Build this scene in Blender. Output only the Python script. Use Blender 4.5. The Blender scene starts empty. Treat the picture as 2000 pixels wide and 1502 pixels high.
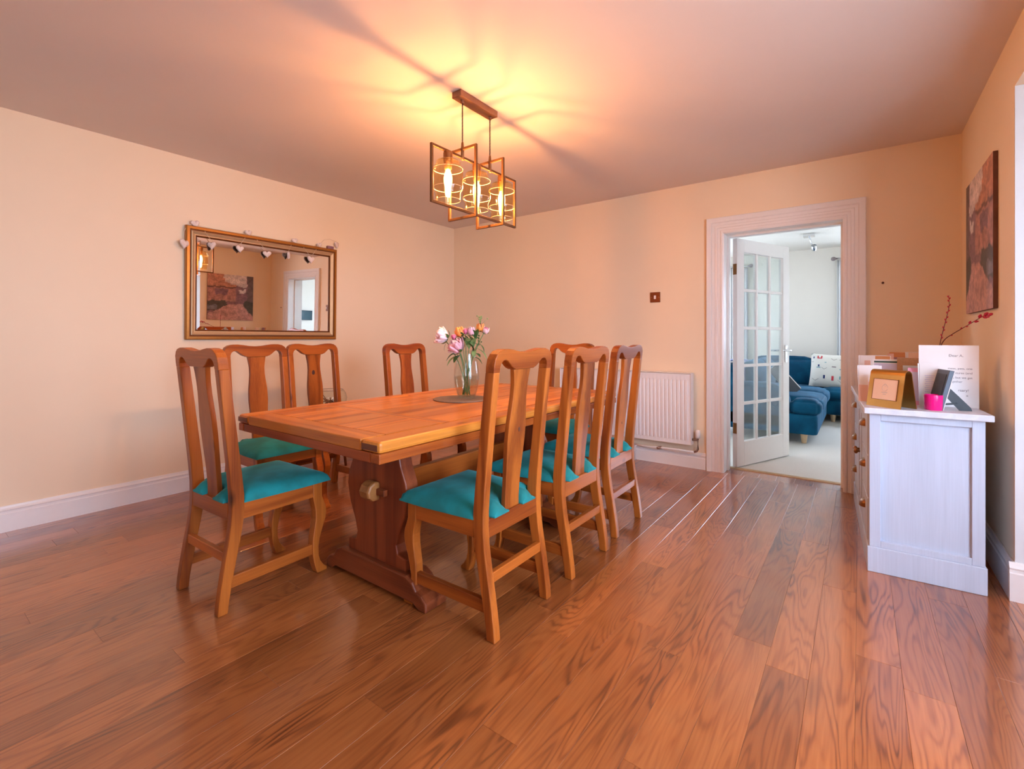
import bpy, math, random
from mathutils import Vector, Matrix, noise as mnoise
R = math.radians
sc = bpy.context.scene
COL = sc.collection
random.seed(7)

# ------------------------------------------------------------------ camera, sky, exposure
cam_d = bpy.data.cameras.new('camera'); cam = bpy.data.objects.new('camera', cam_d); COL.objects.link(cam)
cam.location = (0, 0, 1.096); cam.rotation_euler = (R(90), 0, R(36.42))
cam_d.sensor_width = 36; cam_d.lens = 36 * 921.6 / 2000; cam_d.shift_y = -90.5 / 2000
cam_d.clip_start = 0.05
sc.camera = cam
SKY = 15.0
LAMP_W = 33.0
LAMP_COL = (1.0, 0.475, 0.21)
world = bpy.data.worlds.new('overcast_sky'); sc.world = world; world.use_nodes = True
bg = world.node_tree.nodes['Background']; bg.inputs[0].default_value = (0.62, 0.76, 1.0, 1); bg.inputs[1].default_value = SKY
vs = sc.view_settings
vs.view_transform = 'Standard'; vs.look = 'None'; vs.gamma = 1; vs.use_curve_mapping = False; vs.exposure = 0.62
sc.cycles.max_bounces = 8; sc.cycles.diffuse_bounces = 5; sc.cycles.transparent_max_bounces = 16
sc.cycles.caustics_reflective = False; sc.cycles.caustics_refractive = False
sc.cycles.use_denoising = True; sc.cycles.use_adaptive_sampling = True; sc.cycles.adaptive_threshold = 0.03; sc.cycles.sample_clamp_indirect = 6.0

def portal(name, loc, rot, sx, sy):
    l = bpy.data.lights.new(name, 'AREA'); l.shape = 'RECTANGLE'; l.size = sx; l.size_y = sy
    l.cycles.is_portal = True
    o = bpy.data.objects.new(name, l); o.location = loc; o.rotation_euler = rot; COL.objects.link(o)
# portals only guide sampling of the sky through the window openings; they give no light
portal('window_portal', (1.36, 1.15, 1.26), (0, R(90), 0), 1.70, 1.55)
portal('window_portal', (0.63, -1.45, 1.35), (0, R(90), 0), 1.40, .80)
portal('window_portal', (0.95, 8.36, 1.42), (R(-90), 0, 0), 1.8, 1.5)
portal('window_portal', (-2.45, 8.36, 1.42), (R(-90), 0, 0), 1.6, 1.5)
portal('window_portal', (-4.02, 6.2, 1.42), (0, R(-90), 0), 1.5, 1.1)

# ------------------------------------------------------------------ materials
def newmat(name):
    m = bpy.data.materials.new(name); m.use_nodes = True
    nt = m.node_tree; b = nt.nodes['Principled BSDF']
    return m, nt, b
def N(nt, t, **kw):
    n = nt.nodes.new(t)
    for k, v in kw.items():
        if hasattr(n, k): setattr(n, k, v)
        else: n.inputs[k].default_value = v
    return n
def L(nt, a, b): nt.links.new(a, b)
def ramp(nt, fac, stops, interp='LINEAR'):
    r = nt.nodes.new('ShaderNodeValToRGB'); r.color_ramp.interpolation = interp
    e = r.color_ramp.elements
    while len(e) < len(stops): e.new(0.5)
    for i, (p, c) in enumerate(stops):
        e[i].position = p; e[i].color = (*c, 1) if len(c) == 3 else c
    L(nt, fac, r.inputs[0]); return r.outputs[0]
def math_(nt, op, a, b=None):
    n = nt.nodes.new('ShaderNodeMath'); n.operation = op
    for i, v in enumerate((a, b)):
        if v is None: continue
        if isinstance(v, (int, float)): n.inputs[i].default_value = v
        else: L(nt, v, n.inputs[i])
    return n.outputs[0]
def mix(nt, fac, a, b, mode='MIX'):
    n = nt.nodes.new('ShaderNodeMix'); n.data_type = 'RGBA'; n.blend_type = mode
    for s, v in ((n.inputs[0], fac), (n.inputs[6], a), (n.inputs[7], b)):
        if isinstance(v, (int, float)): s.default_value = v
        elif isinstance(v, tuple): s.default_value = (*v, 1)
        else: L(nt, v, s)
    return n.outputs[2]
def bump(nt, b, h, strength, dist=0.002):
    n = nt.nodes.new('ShaderNodeBump'); n.inputs['Strength'].default_value = strength; n.inputs['Distance'].default_value = dist
    L(nt, h, n.inputs['Height']); L(nt, n.outputs[0], b.inputs['Normal'])
def coords(nt, scale=(1, 1, 1), rand=True, rot=(0, 0, 0)):
    tc = N(nt, 'ShaderNodeTexCoord')
    out = tc.outputs['Object']
    if rand:
        oi = N(nt, 'ShaderNodeObjectInfo')
        m = math_(nt, 'MULTIPLY', oi.outputs['Random'], 37.0)
        va = N(nt, 'ShaderNodeVectorMath'); va.operation = 'ADD'
        cx = N(nt, 'ShaderNodeCombineXYZ'); L(nt, m, cx.inputs[0]); L(nt, m, cx.inputs[1]); L(nt, m, cx.inputs[2])
        L(nt, out, va.inputs[0]); L(nt, cx.outputs[0], va.inputs[1]); out = va.outputs[0]
    mp = N(nt, 'ShaderNodeMapping'); mp.inputs['Scale'].default_value = scale; mp.inputs['Rotation'].default_value = rot
    L(nt, out, mp.inputs[0]); return mp.outputs[0]

def plain(name, col, rough=0.5, metal=0.0, noise=0.0, nscale=30, bmp=0.0, sheen=0.0, coat=0.0, spec=None):
    m, nt, b = newmat(name)
    b.inputs['Base Color'].default_value = (*col, 1); b.inputs['Roughness'].default_value = rough; b.inputs['Metallic'].default_value = metal
    if sheen: b.inputs['Sheen Weight'].default_value = sheen; b.inputs['Sheen Roughness'].default_value = 0.4
    if coat: b.inputs['Coat Weight'].default_value = coat; b.inputs['Coat Roughness'].default_value = 0.15
    if spec is not None: b.inputs['Specular IOR Level'].default_value = spec
    v = coords(nt)
    n = N(nt, 'ShaderNodeTexNoise', Scale=nscale, Detail=3.0); L(nt, v, n.inputs['Vector'])
    k = noise or 0.04
    c = mix(nt, n.outputs['Fac'], tuple(x * (1 - k) for x in col), tuple(min(1, x * (1 + k)) for x in col))
    L(nt, c, b.inputs['Base Color'])
    if bmp: bump(nt, b, n.outputs['Fac'], bmp)
    return m

def wood(name, axis, dark, light, rough=0.35, rings=26, knots=True, coat=0.25, vary=0.25, cross=14, knot_scale=2.2, contrast=0.5, spec=0.25):
    """solid wood, grain along `axis`; contour lines of stretched noise give the cathedral figure"""
    m, nt, b = newmat(name)
    def sca(c, a): s = [c, c, c]; s[axis] = a; return tuple(s)
    v = coords(nt, sca(cross, cross * 0.07))
    n = N(nt, 'ShaderNodeTexNoise', Scale=0.55, Detail=2.0, Roughness=0.4, Distortion=0.35); L(nt, v, n.inputs['Vector'])
    s = math_(nt, 'SINE', math_(nt, 'MULTIPLY', n.outputs['Fac'], rings * 2.0))
    s = math_(nt, 'ADD', math_(nt, 'MULTIPLY', s, 0.5), 0.5)
    s = math_(nt, 'POWER', s, 1.6)
    v2 = coords(nt, sca(210, 5))
    f = N(nt, 'ShaderNodeTexNoise', Scale=1.0, Detail=3.0); L(nt, v2, f.inputs['Vector'])
    v3 = coords(nt, sca(7, 0.9))
    g = N(nt, 'ShaderNodeTexNoise', Scale=1.0, Detail=2.0); L(nt, v3, g.inputs['Vector'])
    fac = math_(nt, 'ADD', math_(nt, 'MULTIPLY', s, contrast * 0.55), math_(nt, 'MULTIPLY', f.outputs['Fac'], 0.35))
    fac = math_(nt, 'ADD', fac, math_(nt, 'MULTIPLY', g.outputs['Fac'], 0.35))
    c = ramp(nt, fac, [(0.26, tuple(min(1, x * 1.12) for x in light)), (0.50, tuple(a * .6 + d * .4 for a, d in zip(light, dark))), (0.74, dark)])
    if knots:
        v4 = coords(nt, sca(knot_scale * 3.0, knot_scale * 1.5))
        vo = N(nt, 'ShaderNodeTexVoronoi', Scale=1.0); L(nt, v4, vo.inputs['Vector'])
        wn = N(nt, 'ShaderNodeSeparateColor'); L(nt, vo.outputs['Color'], wn.inputs[0])
        gate = math_(nt, 'GREATER_THAN', wn.outputs[0], 0.52)
        kf = ramp(nt, vo.outputs['Distance'], [(0.05, (1, 1, 1)), (0.15, (0, 0, 0))])
        k = math_(nt, 'MULTIPLY', gate, kf)
        c = mix(nt, math_(nt, 'MULTIPLY', k, 0.9), c, tuple(x * 0.25 for x in dark))
    oi = N(nt, 'ShaderNodeObjectInfo')
    br = math_(nt, 'ADD', math_(nt, 'MULTIPLY', oi.outputs['Random'], vary * 2), 1 - vary)
    cb = N(nt, 'ShaderNodeCombineColor'); 
    for i in range(3): L(nt, br, cb.inputs[i])
    c = mix(nt, 1.0, c, cb.outputs[0], 'MULTIPLY')
    L(nt, c, b.inputs['Base Color'])
    b.inputs['Roughness'].default_value = rough
    b.inputs['Coat Weight'].default_value = coat; b.inputs['Coat Roughness'].default_value = 0.18; b.inputs['Specular IOR Level'].default_value = spec
    bump(nt, b, fac, 0.04, 0.0008)
    return m

def thin_glass(name, tint=(1, 1, 1), refl=1.0, rough=0.0, wavy=0.0):
    m, nt, b = newmat(name); nt.nodes.remove(b); out = nt.nodes['Material Output']
    t = N(nt, 'ShaderNodeBsdfTransparent'); t.inputs[0].default_value = (*tint, 1)
    g = N(nt, 'ShaderNodeBsdfGlossy'); g.inputs['Roughness'].default_value = rough
    fr = N(nt, 'ShaderNodeLayerWeight')
    fac = math_(nt, 'ADD', math_(nt, 'MULTIPLY', math_(nt, 'POWER', fr.outputs['Facing'], 4.0), 0.7), 0.035)
    mx = N(nt, 'ShaderNodeMixShader')
    L(nt, math_(nt, 'MINIMUM', math_(nt, 'MULTIPLY', fac, refl), 1.0), mx.inputs[0]); L(nt, t.outputs[0], mx.inputs[1]); L(nt, g.outputs[0], mx.inputs[2])
    if wavy:
        v = coords(nt); n = N(nt, 'ShaderNodeTexNoise', Scale=18.0, Detail=2.0); L(nt, v, n.inputs['Vector'])
        bn = N(nt, 'ShaderNodeBump'); bn.inputs['Strength'].default_value = wavy; bn.inputs['Distance'].default_value = 0.004
        L(nt, n.outputs['Fac'], bn.inputs['Height']); L(nt, bn.outputs[0], g.inputs['Normal']); L(nt, bn.outputs[0], fr.inputs['Normal'])
    L(nt, mx.outputs[0], out.inputs[0]); return m

M = {}
def wall_mat(name, col, weave=True):
    m, nt, b = newmat(name)
    v = coords(nt, rand=False)
    n = N(nt, 'ShaderNodeTexNoise', Scale=2.2, Detail=5.0); L(nt, v, n.inputs['Vector'])
    c = mix(nt, n.outputs['Fac'], tuple(x * 0.965 for x in col), tuple(min(1, x * 1.03) for x in col))
    L(nt, c, b.inputs['Base Color']); b.inputs['Roughness'].default_value = 0.75; b.inputs['Specular IOR Level'].default_value = 0.25
    f = N(nt, 'ShaderNodeTexNoise', Scale=160.0, Detail=2.0); L(nt, v, f.inputs['Vector'])
    bump(nt, b, f.outputs['Fac'], 0.18 if weave else 0.1, 0.001)
    return m
M['wall'] = wall_mat('cream_wallpaper', (0.89, 0.71, 0.51))
M['ceil'] = wall_mat('matt_ceiling_paint', (0.76, 0.66, 0.61), False)
M['wall2'] = wall_mat('pale_wall_paint', (0.86, 0.80, 0.715), False)
M['gloss'] = plain('white_gloss_paint', (0.82, 0.78, 0.76), 0.28, noise=0.02)
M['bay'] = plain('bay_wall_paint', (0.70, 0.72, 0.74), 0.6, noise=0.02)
M['rad'] = plain('radiator_enamel', (0.86, 0.83, 0.82), 0.25, noise=0.015)
M['jamb'] = plain('door_white_paint', (0.84, 0.80, 0.76), 0.3, noise=0.02)
M['furn'] = wood('white_washed_wood', 2, (0.46, 0.50, 0.595), (0.48, 0.52, 0.615), rough=0.45, rings=20, knots=False, coat=0.0, vary=0.02, contrast=0.12)
M['furn_top'] = wood('white_washed_top', 1, (0.57, 0.58, 0.63), (0.62, 0.63, 0.68), rough=0.4, rings=20, knots=False, coat=0.0, vary=0.02, contrast=0.3)
PD, PL = (0.40, 0.105, 0.018), (0.70, 0.27, 0.055)
M['table_x'] = wood('varnished_pine_across', 0, (0.36, 0.085, 0.010), (0.62, 0.215, 0.030), rough=0.34, rings=14, coat=0.08, vary=0.10)
M['table_y'] = wood('varnished_pine_along', 1, (0.36, 0.085, 0.010), (0.62, 0.215, 0.030), rough=0.34, rings=14, coat=0.08, vary=0.13)
M['end_board'] = wood('shaded_end_board', 0, (0.17, 0.026, 0.006), (0.30, 0.062, 0.012), rough=0.4, rings=12, coat=0.05, vary=0.05)  # same pine, shade on the table end put into the colour
M['end_grain'] = wood('end_grain_pine', 0, (0.12, 0.028, 0.008), (0.22, 0.055, 0.014), rough=0.4, rings=40, knots=False)
M['chair_z'] = wood('chair_pine_upright', 2, (0.17, 0.027, 0.005), (0.44, 0.118, 0.017), rough=0.32, rings=12, coat=0.05, vary=0.13)
M['chair_x'] = wood('chair_pine_across', 0, (0.17, 0.027, 0.005), (0.42, 0.105, 0.015), rough=0.32, rings=10, coat=0.05, vary=0.12)
M['chair_y'] = wood('chair_pine_along', 1, (0.17, 0.027, 0.005), (0.42, 0.105, 0.015), rough=0.32, rings=10, coat=0.05, vary=0.12)
M['trestle_z'] = wood('dark_stained_pine', 2, (0.13, 0.022, 0.008), (0.26, 0.058, 0.018), rough=0.35, rings=12, coat=0.05, vary=0.08)
M['trestle_x'] = wood('dark_stained_pine_across', 0, (0.13, 0.024, 0.008), (0.27, 0.065, 0.02), rough=0.35, rings=12, coat=0.05, vary=0.08)
M['tenon'] = wood('pale_end_pine', 1, (0.15, 0.052, 0.012), (0.27, 0.105, 0.028), rough=0.5, rings=14, knots=False)
M['pale_foot'] = plain('pale_beech', (0.72, 0.50, 0.30), 0.45, noise=0.08)

def floor_mat():
    m, nt, b = newmat('oak_laminate')
    v = coords(nt, (10, 1.1, 9))
    n = N(nt, 'ShaderNodeTexNoise', Scale=0.8, Detail=2.5, Roughness=0.45, Distortion=0.4); L(nt, v, n.inputs['Vector'])
    s = math_(nt, 'SINE', math_(nt, 'MULTIPLY', n.outputs['Fac'], 135.0))
    s = math_(nt, 'POWER', math_(nt, 'ADD', math_(nt, 'MULTIPLY', s, 0.5), 0.5), 2.6)
    v2 = coords(nt, (150, 5, 1)); f = N(nt, 'ShaderNodeTexNoise', Scale=1.0, Detail=3.0); L(nt, v2, f.inputs['Vector'])
    v3 = coords(nt, (6, 1.3, 1)); g = N(nt, 'ShaderNodeTexNoise', Scale=1.2, Detail=3.0); L(nt, v3, g.inputs['Vector'])
    amp = ramp(nt, g.outputs['Fac'], [(0.35, (0.08, 0.08, 0.08)), (0.68, (0.30, 0.30, 0.30))])
    fac = math_(nt, 'ADD', math_(nt, 'MULTIPLY', s, amp), math_(nt, 'MULTIPLY', f.outputs['Fac'], 0.34))
    fac = math_(nt, 'ADD', fac, math_(nt, 'MULTIPLY', g.outputs['Fac'], 0.30))
    c = ramp(nt, fac, [(0.18, (0.42, 0.135, 0.034)), (0.42, (0.30, 0.083, 0.019)), (0.72, (0.12, 0.030, 0.008))])
    vk = coords(nt, (4.2, 1.1, 1)); vo = N(nt, 'ShaderNodeTexVoronoi', Scale=1.0); L(nt, vk, vo.inputs['Vector'])
    sp = N(nt, 'ShaderNodeSeparateColor'); L(nt, vo.outputs['Color'], sp.inputs[0])
    k = math_(nt, 'MULTIPLY', math_(nt, 'GREATER_THAN', sp.outputs[1], 0.72), ramp(nt, vo.outputs['Distance'], [(0.03, (1, 1, 1)), (0.17, (0, 0, 0))]))
    c = mix(nt, math_(nt, 'MULTIPLY', k, 0.55), c, (0.07, 0.022, 0.010))
    oi = N(nt, 'ShaderNodeObjectInfo')
    t = ramp(nt, oi.outputs['Random'], [(0.0, (0.74, 0.70, 0.66)), (0.35, (0.92, 0.90, 0.88)), (0.7, (1.06, 1.04, 1.0)), (1.0, (1.22, 1.24, 1.22))])
    c = mix(nt, 1.0, c, t, 'MULTIPLY')
    L(nt, c, b.inputs['Base Color'])
    v5 = coords(nt, (3, 3, 3), rand=False); r = N(nt, 'ShaderNodeTexNoise', Scale=2.0, Detail=4.0); L(nt, v5, r.inputs['Vector'])
    L(nt, ramp(nt, r.outputs['Fac'], [(0.3, (0.34,) * 3), (0.7, (0.42,) * 3)]), b.inputs['Roughness'])
    b.inputs['Coat Weight'].default_value = 1.0; b.inputs['Coat Roughness'].default_value = 0.14; b.inputs['Coat IOR'].default_value = 1.52
    return m
M['floor'] = floor_mat()
M['sub'] = plain('floor_joint', (0.16, 0.06, 0.025), 0.7)

def carpet_mat():
    m, nt, b = newmat('cream_carpet')
    v = coords(nt, rand=False)
    n = N(nt, 'ShaderNodeTexNoise', Scale=220.0, Detail=2.0); L(nt, v, n.inputs['Vector'])
    g = N(nt, 'ShaderNodeTexNoise', Scale=9.0, Detail=4.0); L(nt, v, g.inputs['Vector'])
    c = mix(nt, n.outputs['Fac'], (0.52, 0.48, 0.42), (0.74, 0.70, 0.64))
    c = mix(nt, math_(nt, 'MULTIPLY', g.outputs['Fac'], 0.5), c, (0.60, 0.56, 0.50))
    L(nt, c, b.inputs['Base Color']); b.inputs['Roughness'].default_value = 0.95
    bump(nt, b, n.outputs['Fac'], 0.6, 0.006); return m
M['carpet'] = carpet_mat()

def fabric(name, c1, c2, scale=350, sheen=0.3, patch=3.0):
    m, nt, b = newmat(name)
    v = coords(nt)
    n = N(nt, 'ShaderNodeTexNoise', Scale=patch, Detail=3.0); L(nt, v, n.inputs['Vector'])
    w = N(nt, 'ShaderNodeTexNoise', Scale=scale, Detail=1.0); L(nt, v, w.inputs['Vector'])
    L(nt, mix(nt, ramp(nt, n.outputs['Fac'], [(0.38, (0, 0, 0)), (0.66, (1, 1, 1))]), c1, c2), b.inputs['Base Color'])
    b.inputs['Roughness'].default_value = 0.85; b.inputs['Sheen Weight'].default_value = sheen; b.inputs['Sheen Roughness'].default_value = 0.35
    b.inputs['Sheen Tint'].default_value = (*[min(1, x * 2 + 0.2) for x in c2], 1)
    b.inputs['Specular IOR Level'].default_value = 0.2
    bump(nt, b, w.outputs['Fac'], 0.35, 0.001)
    return m
M['teal'] = fabric('teal_seat_velvet', (0.018, 0.17, 0.165), (0.016, 0.26, 0.265), sheen=0.35, patch=9)
M['blue'] = fabric('blue_sofa_velvet', (0.0, 0.045, 0.10), (0.002, 0.085, 0.17), sheen=0.35, patch=6)
M['brass'] = plain('antique_brass', (0.30, 0.135, 0.05), 0.42, 0.85, noise=0.1)
M['bronze'] = plain('dark_bronze', (0.19, 0.085, 0.032), 0.45, 0.7, noise=0.12)
M['canopy'] = plain('brushed_bronze', (0.27, 0.13, 0.075), 0.5, 0.6, noise=0.12)
M['gold'] = plain('gilt_moulding', (0.42, 0.17, 0.03), 0.36, 0.55, noise=0.15, nscale=60)
M['gold_dark'] = plain('dark_gilt_groove', (0.16, 0.045, 0.008), 0.45, 0.3, noise=0.2)
M['gold_pale'] = plain('pale_gilt_band', (0.66, 0.45, 0.25), 0.5, 0.6, noise=0.05)
M['gold_frame'] = plain('brushed_gold', (0.50, 0.27, 0.07), 0.30, 0.9, noise=0.1)
M['chrome'] = plain('chrome', (0.75, 0.75, 0.76), 0.2, 1.0)
M['copper'] = plain('old_pipe', (0.35, 0.22, 0.16), 0.4, 0.7, noise=0.2)
M['white_plastic'] = plain('white_plastic', (0.85, 0.82, 0.80), 0.35)
M['mirror'] = plain('silvered_glass', (0.88, 0.88, 0.86), 0.0, 1.0, noise=0.001)
M['glass'] = thin_glass('clear_glass', (0.97, 0.99, 0.985), 1.0)
M['pane'] = thin_glass('door_pane_glass', (0.90, 0.95, 0.955), 1.3, 0.02, wavy=0.5)
M['winglass'] = thin_glass('window_glass', (0.98, 0.99, 0.99), 0.8)
M['amber'] = thin_glass('amber_lustre_glass', (1.0, 0.87, 0.60), 1.3, 0.05)
M['rim'] = plain('amber_glass_rim', (1.0, 0.80, 0.50), 0.12, noise=0.01)
M['water'] = thin_glass('cloudy_water', (0.86, 0.84, 0.78), 0.8, 0.05)
M['paper'] = plain('white_card', (0.84, 0.82, 0.82), 0.6, noise=0.01)
M['paper_pink'] = plain('blush_card', (0.80, 0.52, 0.44), 0.6, noise=0.02)
M['paper_lilac'] = plain('lilac_card', (0.62, 0.60, 0.80), 0.6, noise=0.02)
M['pink'] = plain('rose_pink_card', (0.80, 0.36, 0.52), 0.6, noise=0.02)
M['kraft'] = plain('kraft_board', (0.42, 0.22, 0.10), 0.7, noise=0.25, nscale=120)
M['hotpink'] = plain('hot_pink_glass', (0.90, 0.005, 0.22), 0.25, noise=0.02, coat=0.4)
M['ink'] = plain('grey_ink', (0.20, 0.17, 0.20), 0.8)
M['ink_light'] = plain('pale_ink', (0.50, 0.44, 0.42), 0.8)
M['black'] = plain('black_board', (0.022, 0.028, 0.035), 0.5, noise=0.2)
M['navy'] = plain('slate_board', (0.05, 0.065, 0.10), 0.4, noise=0.1)
M['mount'] = plain('cream_mount', (0.86, 0.62, 0.47), 0.7, noise=0.01)
M['greenish'] = plain('dark_green_print', (0.05, 0.12, 0.11), 0.6)
M['mauve'] = plain('mauve_board', (0.40, 0.22, 0.24), 0.6, noise=0.05)
M['orange_wood'] = plain('orange_wood', (0.70, 0.30, 0.10), 0.45, noise=0.1)
M['silver'] = plain('silver_print', (0.55, 0.58, 0.58), 0.3, 0.3)
M['wicker'] = plain('whitewashed_wicker', (0.78, 0.66, 0.60), 0.8, noise=0.25, nscale=150, bmp=0.8)
M['twine'] = plain('pale_twine', (0.75, 0.58, 0.42), 0.9)
M['ribbon'] = plain('mauve_ribbon', (0.25, 0.12, 0.15), 0.7)
M['cork'] = plain('grey_slate_mat', (0.22, 0.145, 0.10), 0.55, noise=0.2, nscale=80)
M['leaf'] = plain('leaf_green', (0.055, 0.125, 0.03), 0.45, noise=0.3, nscale=25)
M['leaf_pale'] = plain('pale_leaf_green', (0.22, 0.33, 0.11), 0.5, noise=0.25, nscale=25)
M['stem'] = plain('stem_green', (0.11, 0.22, 0.06), 0.45, noise=0.2)
M['petal'] = plain('peony_pink', (0.88, 0.50, 0.58), 0.55, noise=0.15, nscale=40, sheen=0.2)
M['petal_pale'] = plain('pale_peony', (0.90, 0.70, 0.72), 0.55, noise=0.12, nscale=40, sheen=0.2)
M['petal_deep'] = plain('deep_pink_petal', (0.72, 0.16, 0.28), 0.55, noise=0.2)
M['petal_orange'] = plain('apricot_petal', (0.90, 0.34, 0.07), 0.5, noise=0.15)
M['petal_yellow'] = plain('yellow_petal', (0.88, 0.52, 0.10), 0.5, noise=0.15)
M['bud_red'] = plain('red_bud', (0.50, 0.015, 0.05), 0.45, noise=0.2)
M['bark'] = plain('dark_red_bark', (0.10, 0.016, 0.015), 0.6, noise=0.2)
M['nail'] = plain('dark_nail', (0.09, 0.03, 0.02), 0.5, 0.5)
M['screen'] = plain('dark_screen', (0.03, 0.075, 0.095), 0.15)
M['laptop'] = plain('dark_grey_lid', (0.045, 0.055, 0.07), 0.4)
M['linen'] = plain('cream_linen', (0.80, 0.77, 0.70), 0.85, noise=0.04, nscale=200, bmp=0.2)
M['marine'] = plain('navy_print', (0.02, 0.04, 0.15), 0.8)
M['redprint'] = plain('red_print', (0.60, 0.04, 0.06), 0.8)
M['greyprint'] = plain('grey_print', (0.30, 0.24, 0.24), 0.8)
M['tealprint'] = plain('aqua_print', (0.30, 0.48, 0.50), 0.8)
M['wood_stand'] = wood('walnut_stand', 0, (0.10, 0.03, 0.012), (0.22, 0.075, 0.028), rough=0.4, rings=12, knots=False)
M['dried'] = plain('dried_stems', (0.25, 0.11, 0.06), 0.8, noise=0.3)
M['patio'] = plain('paving', (0.64, 0.61, 0.56), 0.9, noise=0.15, nscale=4)
def stripe_mat(name, a, c, freq, axis=0):
    m, nt, b = newmat(name); v = coords(nt, rand=False)
    s = N(nt, 'ShaderNodeSeparateXYZ'); L(nt, v, s.inputs[0])
    w = math_(nt, 'SINE', math_(nt, 'MULTIPLY', s.outputs[axis], freq))
    L(nt, mix(nt, ramp(nt, w, [(0.80, (0, 0, 0)), (0.9, (1, 1, 1))]), a, c), b.inputs['Base Color']); b.inputs['Roughness'].default_value = 0.9
    return m
M['curtain'] = stripe_mat('striped_curtain', (0.82, 0.81, 0.80), (0.50, 0.48, 0.58), 75)
M['throw'] = stripe_mat('striped_throw', (0.12, 0.14, 0.28), (0.75, 0.72, 0.75), 120, 1)
def emis(name, col, st, transp=0.0):
    m, nt, b = newmat(name); nt.nodes.remove(b)
    e = N(nt, 'ShaderNodeEmission'); e.inputs[0].default_value = (*col, 1); e.inputs[1].default_value = st
    o = nt.nodes['Material Output']
    if transp:
        t = N(nt, 'ShaderNodeBsdfTransparent'); mx = N(nt, 'ShaderNodeMixShader'); mx.inputs[0].default_value = transp
        L(nt, e.outputs[0], mx.inputs[1]); L(nt, t.outputs[0], mx.inputs[2]); L(nt, mx.outputs[0], o.inputs[0])
    else: L(nt, e.outputs[0], o.inputs[0])
    return m
M['filament'] = emis('glowing_filament', (1.0, 0.72, 0.38), 45)
M['bulb'] = emis('glowing_bulb_glass', (1.0, 0.70, 0.34), 9.0, 0.5)

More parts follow.
